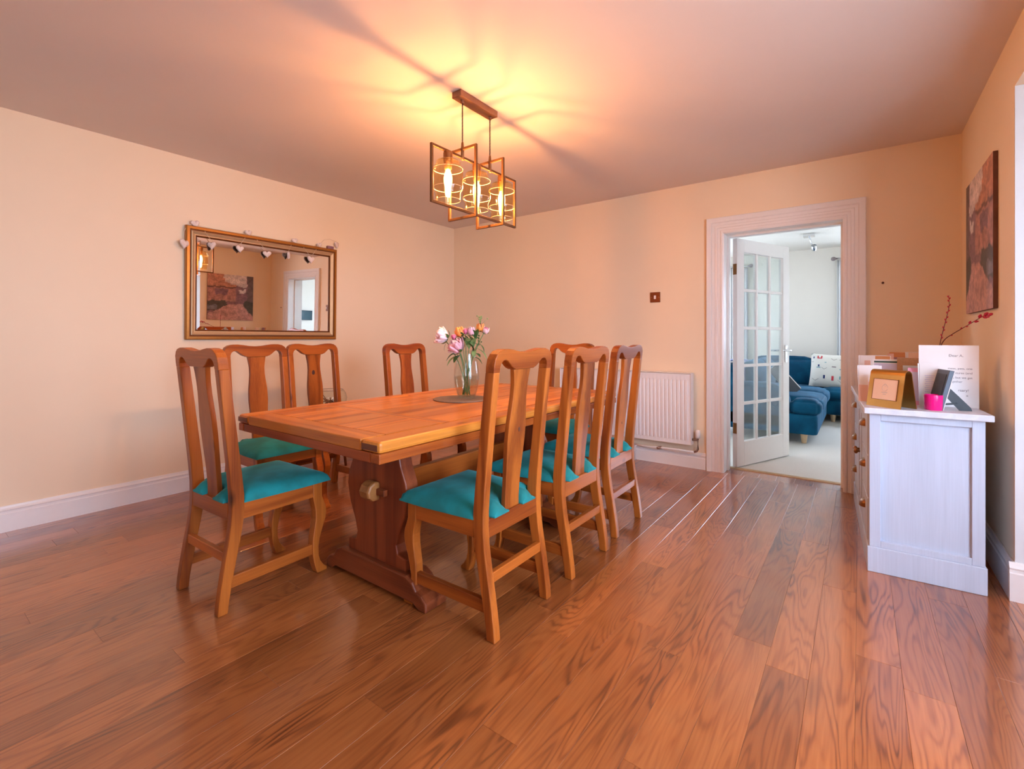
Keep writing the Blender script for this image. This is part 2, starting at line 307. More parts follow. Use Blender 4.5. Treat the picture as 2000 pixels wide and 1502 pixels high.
# ------------------------------------------------------------------ mesh helpers
class G:
    def __init__(s): s.v = []; s.f = []
    def add(s, vs, fs, T=None):
        o = len(s.v)
        s.v += [tuple(T @ Vector(p)) if T is not None else tuple(p) for p in vs]
        s.f += [tuple(i + o for i in f) for f in fs]; return s
    def box(s, x0, x1, y0, y1, z0, z1, T=None):
        return s.add([(x0, y0, z0), (x1, y0, z0), (x1, y1, z0), (x0, y1, z0), (x0, y0, z1), (x1, y0, z1), (x1, y1, z1), (x0, y1, z1)],
                     [(0, 3, 2, 1), (4, 5, 6, 7), (0, 1, 5, 4), (1, 2, 6, 5), (2, 3, 7, 6), (3, 0, 4, 7)], T)
    def prism(s, poly, d0, d1, axis, T=None, shear=None):
        """poly: 2-D outline in the two axes other than `axis` (in xyz order); shear(p)->offset along axis"""
        n = len(poly); vs = []
        for d in (d0, d1):
            for a, b in poly:
                p = [a, b]; p.insert(axis, d + (shear(a, b) if shear else 0)); vs.append(tuple(p))
        fs = [tuple(range(n)), tuple(range(2 * n - 1, n - 1, -1))] + [(i, i + n, (i + 1) % n + n, (i + 1) % n) for i in range(n)]
        return s.add(vs, fs, T)
    def lathe(s, prof, seg=24, T=None, cap=True):
        vs = []; fs = []
        for r, z in prof:
            for k in range(seg):
                a = 2 * math.pi * k / seg; vs.append((r * math.cos(a), r * math.sin(a), z))
        for i in range(len(prof) - 1):
            for k in range(seg):
                k2 = (k + 1) % seg; fs.append((i * seg + k, i * seg + k2, (i + 1) * seg + k2, (i + 1) * seg + k))
        if cap:
            if prof[0][0] > 1e-5: fs.append(tuple(range(seg - 1, -1, -1)))
            if prof[-1][0] > 1e-5: fs.append(tuple((len(prof) - 1) * seg + k for k in range(seg)))
        return s.add(vs, fs, T)
    def tube(s, pts, r, seg=8, T=None):
        pts = [Vector(p) for p in pts]; vs = []; fs = []; n = len(pts)
        rr = r if isinstance(r, (list, tuple)) else [r] * n
        up = Vector((0, 0, 1))
        for i, p in enumerate(pts):
            d = (pts[min(i + 1, n - 1)] - pts[max(i - 1, 0)]).normalized()
            a = d.cross(up)
            if a.length < 1e-3: a = d.cross(Vector((1, 0, 0)))
            a.normalize(); b = a.cross(d).normalized()
            for k in range(seg):
                t = 2 * math.pi * k / seg; vs.append(tuple(p + (a * math.cos(t) + b * math.sin(t)) * rr[i]))
        for i in range(n - 1):
            for k in range(seg):
                k2 = (k + 1) % seg; fs.append((i * seg + k, i * seg + k2, (i + 1) * seg + k2, (i + 1) * seg + k))
        fs += [tuple(range(seg - 1, -1, -1)), tuple((n - 1) * seg + k for k in range(seg))]
        return s.add(vs, fs, T)
    def loft(s, rows, T=None):
        """rows: list of equal-length closed loops of 3-D points"""
        n = len(rows[0]); vs = [p for r in rows for p in r]; fs = []
        for i in range(len(rows) - 1):
            for k in range(n):
                k2 = (k + 1) % n; fs.append((i * n + k, i * n + k2, (i + 1) * n + k2, (i + 1) * n + k))
        fs += [tuple(range(n - 1, -1, -1)), tuple((len(rows) - 1) * n + k for k in range(n))]
        return s.add(vs, fs, T)
    def sphere(s, c, r, seg=12, rings=8, sc=(1, 1, 1), T=None):
        pr = [(max(1e-4, r * math.sin(math.pi * i / rings)), -r * math.cos(math.pi * i / rings)) for i in range(rings + 1)]
        t = Matrix.Translation(c) @ Matrix.Diagonal((*sc, 1))
        return s.lathe(pr, seg, (T @ t) if T is not None else t, cap=False)
    def build(s, name, mat, parent=None, smooth=False, bevel=0.0, seg=2, sub=0, loc=None, rot=None, autosm=None):
        me = bpy.data.meshes.new(name); me.from_pydata(s.v, [], s.f); me.validate()
        import bmesh
        bm = bmesh.new(); bm.from_mesh(me); bmesh.ops.recalc_face_normals(bm, faces=bm.faces); bm.to_mesh(me); bm.free()
        o = bpy.data.objects.new(name, me); COL.objects.link(o)
        me.materials.append(M[mat] if isinstance(mat, str) else mat)
        if smooth or autosm:
            me.polygons.foreach_set('use_smooth', [True] * len(me.polygons))
            if autosm: me.set_sharp_from_angle(angle=R(autosm))
        if bevel:
            b = o.modifiers.new('bevel', 'BEVEL'); b.width = bevel; b.segments = seg; b.limit_method = 'ANGLE'; b.angle_limit = R(40)
            b.harden_normals = False
        if sub:
            b = o.modifiers.new('sub', 'SUBSURF'); b.levels = sub; b.render_levels = sub
        if parent: o.parent = parent
        if loc: o.location = loc
        if rot: o.rotation_euler = rot
        return o
def empty(name, loc=(0, 0, 0), rz=0):
    o = bpy.data.objects.new(name, None); COL.objects.link(o); o.location = loc; o.rotation_euler = (0, 0, rz); o.empty_display_size = 0.1; return o
def tag(o, label, cat, group=None):
    o['label'] = label; o['category'] = cat
    if group: o['group'] = group
    return o
def struct(o, label=None):
    o['kind'] = 'structure'
    if label: o['label'] = label
    return o
def copy_tree(o, parent=None):
    c = o.copy(); COL.objects.link(c); c.parent = parent
    for ch in list(o.children): copy_tree(ch, c)
    return c
def TR(x=0, y=0, z=0, rx=0, ry=0, rz=0):
    return Matrix.Translation((x, y, z)) @ Matrix.Rotation(rz, 4, 'Z') @ Matrix.Rotation(ry, 4, 'Y') @ Matrix.Rotation(rx, 4, 'X')
def frame_sweep(g, path, outs, prof, closed, plane):
    """mitred moulding: path corners (a,b), outs = outward diagonal per corner, prof = (offset, proud); plane maps (a,b,h)->xyz"""
    n = len(path); m = len(prof)
    vs = [plane(path[i][0] + outs[i][0] * d, path[i][1] + outs[i][1] * d, h) for i in range(n) for d, h in prof]
    fs = []
    for i in range(n if closed else n - 1):
        j = (i + 1) % n
        for k in range(m - 1): fs.append((i * m + k, j * m + k, j * m + k + 1, i * m + k + 1))
        fs.append((i * m + m - 1, j * m + m - 1, j * m, i * m))
    if not closed: fs += [tuple(range(m)), tuple((n - 1) * m + k for k in range(m - 1, -1, -1))]
    return g.add(vs, fs)

# ------------------------------------------------------------------ room shell
XL, XR, YF, YB, H = -3.90, 0.52, 4.12, -3.20, 2.40      # left wall, right wall, far wall, rear wall, ceiling
BX, BY0, BY1, BH = 1.25, 0.30, 2.84, 2.15               # bay window recess
WY1 = 1.90                                                # far side of the bay window
YO, YE = 4.32, 8.20                                       # other room
OXL, OXR = -3.90, 2.50
DX0, DX1, DH = -0.89, -0.10, 1.945                        # doorway

fl = struct(G().box(XL - .1, BX + .1, YB - .1, YO - .02, -0.12, -0.012).build('floor', 'sub'), 'orange-brown wood plank floor of the dining room')
PW, PLEN = 0.1215, 1.215
def plank_mesh(w, l):
    g = G(); x, y = w / 2 - 0.0002, l / 2 - 0.0002; c = 0.0007
    g.add([(-x, -y, -0.012), (x, -y, -0.012), (x, y, -0.012), (-x, y, -0.012), (-x, -y, -c), (x, -y, -c), (x, y, -c), (-x, y, -c),
           (-x + c, -y + c, 0), (x - c, -y + c, 0), (x - c, y - c, 0), (-x + c, y - c, 0)],
          [(0, 3, 2, 1), (0, 1, 5, 4), (1, 2, 6, 5), (2, 3, 7, 6), (3, 0, 4, 7), (4, 5, 9, 8), (5, 6, 10, 9), (6, 7, 11, 10), (7, 4, 8, 11), (8, 9, 10, 11)])
    return g
_pm = {}
def plank(x0, x1, y0, y1):
    k = (round(x1 - x0, 3), round(y1 - y0, 3))
    if k in _pm:
        o = bpy.data.objects.new('plank', _pm[k]); COL.objects.link(o)
    else:
        o = plank_mesh(x1 - x0, y1 - y0).build('plank', 'floor'); _pm[k] = o.data
    o.location = ((x0 + x1) / 2, (y0 + y1) / 2, 0); o.parent = fl
x = XL; row = 0
while x < BX - 0.01:
    x1 = min(x + PW, BX)
    if x < XR - 0.01 and x1 > XR + 0.01: x1 = XR
    ya, yb = (YB, YF) if x1 <= XR + 0.001 else (BY0, BY1)
    # the doorway gets the floor up to its threshold
    yb2 = yb
    off = (row * 0.37 + 0.23 * (row % 3)) % 1.0 * PLEN
    y = ya - PLEN + off
    while y < yb - 0.01:
        p0, p1 = max(y, ya), min(y + PLEN, yb)
        if p1 - p0 > 0.02: plank(x, x1, p0, p1)
        y += PLEN
    x = x1; row += 1
for i in range(7):                                        # short planks inside the doorway
    a = DX0 + i * PW; plank(a, min(a + PW, DX1), YF, YO - 0.03)

def W(name, mat, *boxes, label=None):
    g = G()
    for b in boxes: g.box(*b)
    return struct(g.build(name, mat), label)
W('ceiling', 'ceil', (XL - .1, BX + .1, YB - .1, YF, H, H + .12), label='cream painted ceiling over the dining room')
W('wall_left', 'wall', (XL - .12, XL, YB, YF, 0, H), label='cream papered wall with the gilt mirror')
W('wall_far', 'wall', (XL - .12, DX0 - .02, YF, YO, 0, H + .1), (DX1 + .02, OXR + .1, YF, YO, 0, H + .1), (DX0 - .02, DX1 + .02, YF, YO, DH + .02, H + .1), label='cream papered wall with radiator and doorway')
W('wall_right', 'wall', (XR, XR + .14, BY1, YF, 0, H), (XR, XR + .14, BY0, BY1, BH, H), (XR, XR + .14, YB, -1.85, 0, H), (XR, XR + .14, -1.05, BY0, 0, H), (XR, XR + .14, -1.85, -1.05, 0, .65), (XR, XR + .14, -1.85, -1.05, 2.05, H), label='cream papered wall with the canvas picture')
W('wall_rear', 'wall', (XL - .12, BX, YB - .12, YB, 0, H), label='papered wall behind the viewer')
W('wall_bay_far', 'bay', (XR + .001, BX + .1, BY1 - .004, BY1 + .12, 0, BH), (XR + .14, BX + .1, BY1, BY1 + .12, BH, H), label='white side wall of the window bay')
W('wall_bay_near', 'gloss', (XR + .14, BX + .1, BY0 - .12, BY0, 0, H), label='white near side of the window bay')
W('wall_bay_front', 'gloss', (BX, BX + .14, BY0, BY1, 0, 0.42), (BX, BX + .14, BY0, BY1, 2.10, H), (BX, BX + .14, BY0, BY0 + .1, .42, 2.1), (BX, BX + .14, WY1, BY1, .42, 2.1), label='low white wall under the bay window')
W('ceiling_bay', 'gloss', (XR + .14, BX, BY0, BY1, BH, BH + .05), label='white soffit of the window bay')
# other room
W('floor_lounge', 'carpet', (OXL - .1, OXR + .1, YO - .02, YE + .1, -.12, 0.004), label='cream carpet of the room beyond the door')
W('ceiling_lounge', 'wall2', (OXL - .1, OXR + .1, YO, YE + .1, H, H + .1), label='white ceiling of the room beyond the door')
def holed(name, y0, y1, x0, x1, holes, mat, label):
    g = G(); xs = x0
    for a, b, z0, z1 in holes:
        g.box(xs, a, y0, y1, 0, H); g.box(a, b, y0, y1, 0, z0); g.box(a, b, y0, y1, z1, H); xs = b
    g.box(xs, x1, y0, y1, 0, H)
    struct(g.build(name, mat), label)
holed('wall_lounge_far', YE, YE + .15, OXL - .1, OXR + .1, [(-3.2, -1.7, 0.72, 2.12), (0.1, 1.8, 0.72, 2.12)], 'wall2', 'white far wall of the room beyond the door')
W('wall_lounge_right', 'wall2', (OXR, OXR + .1, YO, YE, 0, H), label='white side wall of the room beyond the door')
W('wall_lounge_left', 'wall2', (OXL - .1, OXL, YO, 5.7, 0, H), (OXL - .1, OXL, 6.7, YE, 0, H), (OXL - .1, OXL, 5.7, 6.7, 0, .72), (OXL - .1, OXL, 5.7, 6.7, 2.12, H), label='white wall left in the room beyond the door, with the added window')
W('wall_lounge_near', 'wall2', (OXL, DX0 - .14, YO, YO + .012, 0, H), (DX1 + .14, OXR, YO, YO + .012, 0, H), (DX0 - .14, DX1 + .14, YO, YO + .012, DH + .14, H), label='white inner face beside the doorway')
W('ground', 'patio', (-14, 14, -14, 20, -.5, -.3), label='grey paving outside the house')

# windows (frame, bars, panes)
def window(name, label, plane, a0, a1, z0, z1, na, nz):
    e = struct(empty(name), label)
    def bx(nm, a, b, c, d, d0, d1, mat='gloss'):
        g = G(); p0 = plane(a, c, d0); p1 = plane(b, d, d1)
        g.box(*sum(([min(u, v), max(u, v)] for u, v in zip(p0, p1)), [])); return g.build(nm, mat, e)
    bx('frame_side', a0, a0 + .06, z0, z1, -.03, .03); bx('frame_side', a1 - .06, a1, z0, z1, -.03, .03)
    bx('frame_head', a0 + .06, a1 - .06, z1 - .06, z1, -.03, .03); bx('frame_sill', a0 + .06, a1 - .06, z0, z0 + .06, -.03, .03)
    wa = (a1 - a0 - .12) / na; wz = (z1 - z0 - .12) / nz
    for i in range(1, na): bx('mullion', a0 + .06 + wa * i - .022, a0 + .06 + wa * i + .022, z0 + .06, z1 - .06, -.025, .025)
    for j in range(1, nz): bx('transom', a0 + .06, a1 - .06, z0 + .06 + wz * j - .02, z0 + .06 + wz * j + .02, -.02, .02)
    for i in range(na):
        for j in range(nz):
            bx('pane', a0 + .06 + wa * i + .02, a0 + .06 + wa * (i + 1) - .02, z0 + .06 + wz * j + .02, z0 + .06 + wz * (j + 1) - .02, -.003, .003, 'winglass')
window('window_1', 'white framed bay window of the dining room', lambda a, z, d: (BX + .07 + d, a, z), BY0 + .1, WY1, .42, 2.10, 2, 1)
window('window_2', 'white framed window right on the lounge far wall', lambda a, z, d: (a, YE + .09 + d, z), 0.1, 1.8, .72, 2.12, 2, 1)
window('window_3', 'white framed window left on the lounge far wall', lambda a, z, d: (a, YE + .09 + d, z), -3.2, -1.7, .72, 2.12, 2, 1)
window('window_added_lounge', 'added white framed window on the lounge left wall, for daylight', lambda a, z, d: (OXL - .05 + d, a, z), 5.7, 6.7, .72, 2.12, 2, 1)  # added opening, only there to brighten the lounge

window('window_added_rear', 'added unseen window behind the viewer on the right wall, for daylight', lambda a, z, d: (XR + .07 + d, a, z), -1.85, -1.05, .65, 2.05, 1, 1)  # added out of view to bring daylight to the left wall and ceiling
# baseboards: moulded profile (proud, height)
def base(name, p0, p1, nrm, hgt, label, mat='gloss'):
    t = 0.018; h = hgt
    prof = [(0, 0), (t, 0), (t, h - .045), (t - .004, h - .04), (t - .004, h - .03), (t - .001, h - .022), (t - .008, h - .012), (t - .012, h), (0, h)]
    p0, p1 = Vector((*p0, 0)), Vector((*p1, 0)); n = Vector((*nrm, 0))
    rows = [[tuple(p + n * a + Vector((0, 0, b))) for a, b in prof] for p in (p0, p1)]
    return struct(G().loft(rows).build(name, mat), label)
base('baseboard_left', (XL, YB), (XL, YF), (1, 0), .145, 'white skirting along the mirror wall')
base('baseboard_far', (XL, YF), (-1.03, YF), (0, -1), .135, 'white skirting under the radiator')
base('baseboard_far_corner', (0.02, YF), (XR, YF), (0, -1), .135, 'white skirting behind the sideboard')
base('baseboard_right', (XR, BY1), (XR, YF), (-1, 0), .16, 'white skirting beside the sideboard')
base('baseboard_bay', (XR - .018, BY1 - .004), (BX, BY1 - .004), (0, -1), .16, 'white skirting on the bay wall')

# door casing: fluted architrave, lining, stop, threshold
cas = [(0.0, 0), (0.0, .014), (.012, .020), (.024, .020), (.028, .015), (.046, .017), (.050, .022), (.066, .022), (.070, .018), (.090, .021), (.096, .028), (.112, .032), (.130, .032), (.134, .028), (.134, 0)]
g = G()
frame_sweep(g, [(DX0, 0.0), (DX0, DH), (DX1, DH), (DX1, 0.0)], [(-1, 0), (-1, 1), (1, 1), (1, 0)], cas, False, lambda a, b, h: (a, YF - h, b))
trim = struct(g.build('trim_1', 'gloss', autosm=25), 'white moulded architrave around the doorway')
g = G().box(DX0 - .02, DX0, YF, YO + .012, 0, DH + .02).box(DX1, DX1 + .02, YF, YO + .012, 0, DH + .02).box(DX0, DX1, YF, YO + .012, DH, DH + .02)
g.build('door_lining', 'jamb', trim)
G().box(DX0, DX0 + .014, YF + .09, YF + .14, 0, DH).box(DX1 - .014, DX1, YF + .09, YF + .14, 0, DH).box(DX0 + .014, DX1 - .014, YF + .09, YF + .14, DH - .014, DH).build('door_stop', 'jamb', trim)
G().prism([(YO - .035, 0.0), (YO + .015, 0.0), (YO + .012, .008), (YO - .01, .012), (YO - .03, .006)], DX0, DX1, 0).build('threshold', plain('worn_brass_strip', (0.50, 0.36, 0.22), 0.4, 0.4, noise=0.2), trim)
g = G()
frame_sweep(g, [(DX0, 0.0), (DX0, DH), (DX1, DH), (DX1, 0.0)], [(-1, 0), (-1, 1), (1, 1), (1, 0)], cas, False, lambda a, b, h: (a, YO + .012 + h, b))
struct(g.build('trim_2', 'gloss', autosm=25), 'white architrave on the lounge side of the doorway')

# glazed door, hinged on the left, swung into the other room
door = struct(empty('door_1', (DX0 + .022, YO + .005, .012), R(67.5)), 'white glazed door of fifteen panes standing open')
DW, DHT, DT = 0.79, 1.925, 0.04
ST, TRL, BR, BAR = .098, .11, .205, .026
g = G().box(0, ST, 0, -DT, 0, DHT); 
G().box(0, ST, -DT, 0, 0, DHT).build('hinge_stile', 'jamb', door, bevel=.002)
G().box(DW - ST, DW, -DT, 0, 0, DHT).build('lock_stile', 'jamb', door, bevel=.002)
G().box(ST, DW - ST, -DT, 0, DHT - TRL, DHT).build('top_rail', 'jamb', door, bevel=.002)
G().box(ST, DW - ST, -DT, 0, 0, BR).build('bottom_rail', 'jamb', door, bevel=.002)
gw = (DW - 2 * ST); gh = (DHT - TRL - BR)
for i in range(1, 3):
    a = ST + gw * i / 3; G().box(a - BAR / 2, a + BAR / 2, -DT + .006, -.006, BR, DHT - TRL).build('glazing_bar_upright', 'jamb', door, bevel=.004)
for j in range(1, 5):
    a = BR + gh * j / 5; G().box(ST, DW - ST, -DT + .008, -.008, a - BAR / 2, a + BAR / 2).build('glazing_bar_cross', 'jamb', door, bevel=.004)
for i in range(3):
    for j in range(5):
        a0, a1 = ST + gw * i / 3 + .010, ST + gw * (i + 1) / 3 - .010
        z0, z1 = BR + gh * j / 5 + .010, BR + gh * (j + 1) / 5 - .010
        G().box(a0, a1, -DT / 2 - .002, -DT / 2 + .002, z0, z1).build('pane', 'pane', door)
hd = G().box(DW - .075, DW - .035, -DT - .006, -DT, .86, 1.02).build('handle_plate', 'chrome', door, bevel=.003)
G().tube([(DW - .055, -DT - .004, .97), (DW - .055, -DT - .045, .97), (DW - .075, -DT - .05, .97), (DW - .17, -DT - .05, .972)], .009, 10).build('lever', 'chrome', hd, smooth=True)
hd = G().box(DW - .075, DW - .035, 0, .006, .86, 1.02).build('handle_plate', 'chrome', door, bevel=.003)
G().tube([(DW - .055, .004, .97), (DW - .055, .045, .97), (DW - .075, .05, .97), (DW - .17, .05, .972)], .009, 10).build('lever', 'chrome', hd, smooth=True)
for z in (.28, 1.62):
    G().box(-.003, 0, -DT + .004, -.004, z, z + .09).build('hinge', 'brass', door)

# ------------------------------------------------------------------ dining table
TX0, TX1, TY0, TY1, TZ = -2.222, -1.238, 0.962, 2.795, 0.76
tcx, tcy = (TX0 + TX1) / 2, (TY0 + TY1) / 2
table = tag(empty('dining_table', (tcx, tcy, 0)), 'long varnished orange pine trestle table in the middle of the room', 'table')
def tp(name, x0, x1, y0, y1, z0, z1, mat, bevel=.003, gap=.0007, sub=None):
    cx, cy, cz = (x0 + x1) / 2, (y0 + y1) / 2, (z0 + z1) / 2
    a, b, c = (x1 - x0) / 2 - gap, (y1 - y0) / 2 - gap, (z1 - z0) / 2
    return G().box(-a, a, -b, b, -c, c).build(name, mat, table, bevel=bevel, loc=(cx - tcx, cy - tcy, cz))
SP, EP = .098, .105
for half in (0, 1):
    ya, yb = (TY0, tcy) if half == 0 else (tcy, TY1)
    for xa, xb in ((TX0, TX0 + SP), (TX1 - SP, TX1)):
        tp('side_plank', xa, xb, ya + .0012, yb - .0012, .722, TZ, 'table_y', .011)
    ye0, ye1 = (TY0, TY0 + EP) if half == 0 else (TY1 - EP, TY1)
    tp('end_plank', TX0 + SP, TX1 - SP, ye0, ye1, .722, TZ, 'table_x', .004)
    if half == 0: yi0, yi1, yc = ye1, yb, TY0 + .37
    else: yi0, yi1, yc = ya, ye0, TY1 - .40
    tp('cross_plank', TX0 + SP, TX1 - SP, yc, yc + .055, .722, TZ - .0004, 'table_x', .0015)
    nb = 5; wv = (TX1 - TX0 - 2 * SP) / nb
    for i in range(nb):
        xa = TX0 + SP + wv * i
        tp('inner_plank', xa, xa + wv, yi0, yc, .724, TZ - .0003, 'table_y', .0012)
        tp('inner_plank', xa, xa + wv, yc + .055, yi1 - (.001 if half == 0 else 0), .724, TZ - .0003, 'table_y', .0012)
    # second layer below the edge
    for xa, xb in ((TX0 + .002, TX0 + .05), (TX1 - .05, TX1 - .002)):
        tp('edge_board', xa, xb, ya + .002, yb - .002, .688, .7218, 'chair_y', .004)
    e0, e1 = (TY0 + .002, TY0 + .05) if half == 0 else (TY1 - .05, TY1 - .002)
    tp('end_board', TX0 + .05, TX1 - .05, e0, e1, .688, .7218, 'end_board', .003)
for xa in (TX0 + .008, TX1 - SP + .008):
    tp('end_grain', xa, xa + SP - .018, TY0 - .0012, TY0 + .001, .730, .750, 'end_grain', .0, 0)
# trestles
def trestle(yc):
    hw = [(.588, .225), (.572, .235), (.55, .160), (.50, .185), (.45, .205), (.40, .205), (.35, .185), (.30, .150), (.25, .128), (.21, .128), (.175, .15), (.165, .215), (.12, .215)]
    poly = [(-w, z + .09) if False else (-w, z) for z, w in hw] + [(w, z) for z, w in reversed(hw)]
    zs = 1.0
    out = [(-.165, .66), (-.150, .61), (-.165, .55), (-.198, .48), (-.208, .42), (-.190, .34), (-.150, .26), (-.135, .21), (-.145, .175), (-.200, .165), (-.200, .115)]
    poly = out + [(-a, b) for a, b in reversed(out)]
    G().prism(poly, -.035, .035, 1).build('trestle_board', 'trestle_z', table, bevel=.006, loc=(0, yc - tcy, 0))
    G().box(-.40, .40, -.045, .045, .655, .688).build('trestle_head', 'trestle_x', table, bevel=.006, loc=(0, yc - tcy, 0))
    foot = [(-.345, .0), (-.30, .0), (-.27, .018), (.27, .018), (.30, 0), (.345, 0), (.345, .035), (.315, .06), (.285, .07), (.262, .10), (.225, .118), (-.225, .118), (-.262, .10), (-.285, .07), (-.315, .06), (-.345, .035)]
    G().prism(foot, -.06, .06, 1).build('trestle_foot', 'trestle_x', table, bevel=.007, loc=(0, yc - tcy, 0))
T1Y, T2Y = 1.36, 2.40
trestle(T1Y); trestle(T2Y)
yb0, yb1 = T1Y - tcy - .035, T2Y - tcy + .035
G().box(-.022, .022, yb0 + .07, yb1 - .07, .36, .475).build('stretcher_beam', 'chair_y', table, bevel=.005)
for s, yy in ((-1, yb0), (1, yb1)):
    pr = [(.385, 0), (.465, 0), (.470, s * .03), (.455, s * .055), (.43, s * .066), (.405, s * .06), (.385, s * .035)]
    G().prism([(yy + b, a) for a, b in pr], -.034, .034, 0).build('tenon', 'tenon', table, bevel=.010)
    G().box(.02, .085, yy + s * .012 - .011, yy + s * .012 + .011, .412, .44).build('wedge', 'trestle_x', table, bevel=.003)

# ------------------------------------------------------------------ chairs
def interp(tab, z):
    for (z0, a), (z1, b) in zip(tab, tab[1:]):
        if z <= z1: return a + (b - a) * max(0, (z - z0)) / (z1 - z0)
    return tab[-1][1]
REAR = [(0, -.240), (.05, -.236), (.12, -.226), (.2, -.213), (.28, -.199), (.34, -.191), (.40, -.187), (.46, -.188), (.54, -.194), (.66, -.206), (.80, -.220), (.97, -.238), (1.06, -.248)]
def make_chair():
    c = empty('dining_chair')
    zz = [0, .05, .12, .2, .28, .34, .40, .46, .54, .66, .80, .972]
    th = [(0, .038), (.3, .046), (.42, .050), (.6, .046), (1.06, .040)]
    for s in (-1, 1):
        pts = [(interp(REAR, z), z) for z in zz] + [(interp(REAR, z) + interp(th, z), z) for z in reversed(zz)]
        xi, xo = sorted((s * .160, s * .196))
        G().prism(pts, xi, xo, 0).build('rear_leg', 'chair_z', c, bevel=.004)
    # crest rail
    half = [(-.196, .970), (-.197, .995), (-.194, 1.020), (-.183, 1.038), (-.165, 1.050), (-.140, 1.0555), (-.112, 1.056), (-.080, 1.052), (-.045, 1.046), (0, 1.043)]
    low = [(-.160, .970), (-.160, .988), (-.154, 1.004), (-.143, 1.013), (-.130, 1.0155), (-.117, 1.012), (-.103, 1.001), (-.090, .990), (-.078, .983), (-.066, .979), (-.064, .977)]
    top = half + [(-a, b) for a, b in reversed(half[:-1])]
    bot = low + [(-a, b) for a, b in reversed(low)]
    poly = top + list(reversed(bot))
    G().prism(poly, 0, .040, 1, shear=lambda x_, z: interp(REAR, z)).build('crest_rail', 'chair_x', c, bevel=.004)
    # vase-shaped splat
    SW = [(.41, .047), (.46, .046), (.54, .047), (.62, .053), (.70, .058), (.76, .057), (.82, .050), (.87, .045), (.92, .046), (.96, .053), (.985, .058)]
    rows = []
    for i in range(25):
        z = .41 + (.984 - .41) * i / 24
        # smooth half width
        w = interp(SW, z); y0 = interp(REAR, z) + .012
        rows.append([(-w, y0, z), (w, y0, z), (w, y0 + .02, z), (-w, y0 + .02, z)])
    G().loft(rows).build('splat', 'chair_z', c, bevel=.002, autosm=30)
    # rails
    G().box(-.160, .160, -.187, -.160, .356, .424).build('back_rail', 'chair_x', c, bevel=.003)
    G().box(-.155, .155, .185, .212, .362, .424).build('front_rail', 'chair_x', c, bevel=.003)
    for s in (-1, 1):
        a, b = sorted((s * .168, s * .194))
        G().box(a, b, -.145, .185, .358, .424).build('side_rail', 'chair_y', c, bevel=.003)
        fr = [(.215, .424), (.215, .355), (.222, .335), (.234, .305), (.238, .275), (.232, .245), (.217, .205), (.204, .165), (.197, .125), (.198, .085), (.206, .055), (.222, .030), (.240, .014), (.240, 0)]
        bk = [(.190, 0), (.185, .014), (.176, .045), (.168, .085), (.166, .125), (.168, .17), (.176, .215), (.182, .255), (.182, .29), (.174, .33), (.168, .355), (.168, .424)]
        a, b = sorted((s * .155, s * .197))
        G().prism(fr + bk, a, b, 0).build('front_leg', 'chair_z', c, bevel=.004)
        a, b = sorted((s * .168, s * .190))
        G().box(a, b, -.205, .178, .092, .140).build('side_stretcher', 'chair_y', c, bevel=.003)
    G().box(-.162, .162, -.206, -.184, .195, .234).build('back_stretcher', 'chair_x', c, bevel=.003)
    # upholstered pad with notched back corners
    XS = [-.214, -.205, -.19, -.175, -.1525, -.12, -.09, -.0525, -.03, 0, .03, .0525, .09, .12, .1525, .175, .19, .205, .214]
    YS = [-.196, -.190, -.178, -.165, -.158, -.140, -.128, -.11, -.085, -.05, 0, .05, .1, .14, .175, .20, .222, .236, .246]
    def inside(x_, y_):
        if abs(x_) > .1525 and y_ < -.140: return False
        if abs(x_) < .0525 and y_ < -.158: return False
        return True
    def taper(x_, y_):   # narrower at the back
        k = 1 - .10 * max(0, (0.10 - y_)) / .3 if y_ < .1 else 1
        return x_ * k
    cells = [(i, j) for i in range(len(XS) - 1) for j in range(len(YS) - 1) if inside((XS[i] + XS[i + 1]) / 2, (YS[j] + YS[j + 1]) / 2)]
    def dist(x_, y_):
        d = min(.214 - abs(x_), y_ + .196, .246 - y_)
        dx, dy = abs(x_) - .1525, y_ + .140
        dc = math.hypot(min(dx, 0), max(dy, 0)) if not (dx > 0 and dy < 0) else 0
        d = min(d, dc)
        ax, ay = max(abs(x_) - .0525, 0), max(y_ + .158, 0)
        d = min(d, math.hypot(ax, ay)); return max(d, 0)
    g = G(); idx = {}
    def vid(i, j, t):
        if (i, j, t) not in idx:
            x_, y_ = XS[i], YS[j]; d = dist(x_, y_)
            z = .424 if t == 0 else .431 + .020 * (1 - math.exp(-d / .007)) + .036 * (1 - math.exp(-d / .05))
            idx[(i, j, t)] = len(g.v); g.v.append((taper(x_, y_), y_, z))
        return idx[(i, j, t)]
    from collections import Counter
    ed = Counter()
    for i, j in cells:
        q = [(i, j), (i + 1, j), (i + 1, j + 1), (i, j + 1)]
        g.f.append(tuple(vid(a, b, 1) for a, b in q)); g.f.append(tuple(vid(a, b, 0) for a, b in reversed(q)))
        for k in range(4): ed[(q[k], q[(k + 1) % 4])] += 1
    for (p, q) in list(ed):
        if (q, p) not in ed: g.f.append((vid(*p, 1), vid(*p, 0), vid(*q, 0), vid(*q, 1)))
    g.build('seat_pad', 'teal', c, autosm=75)
    return c
proto = make_chair()
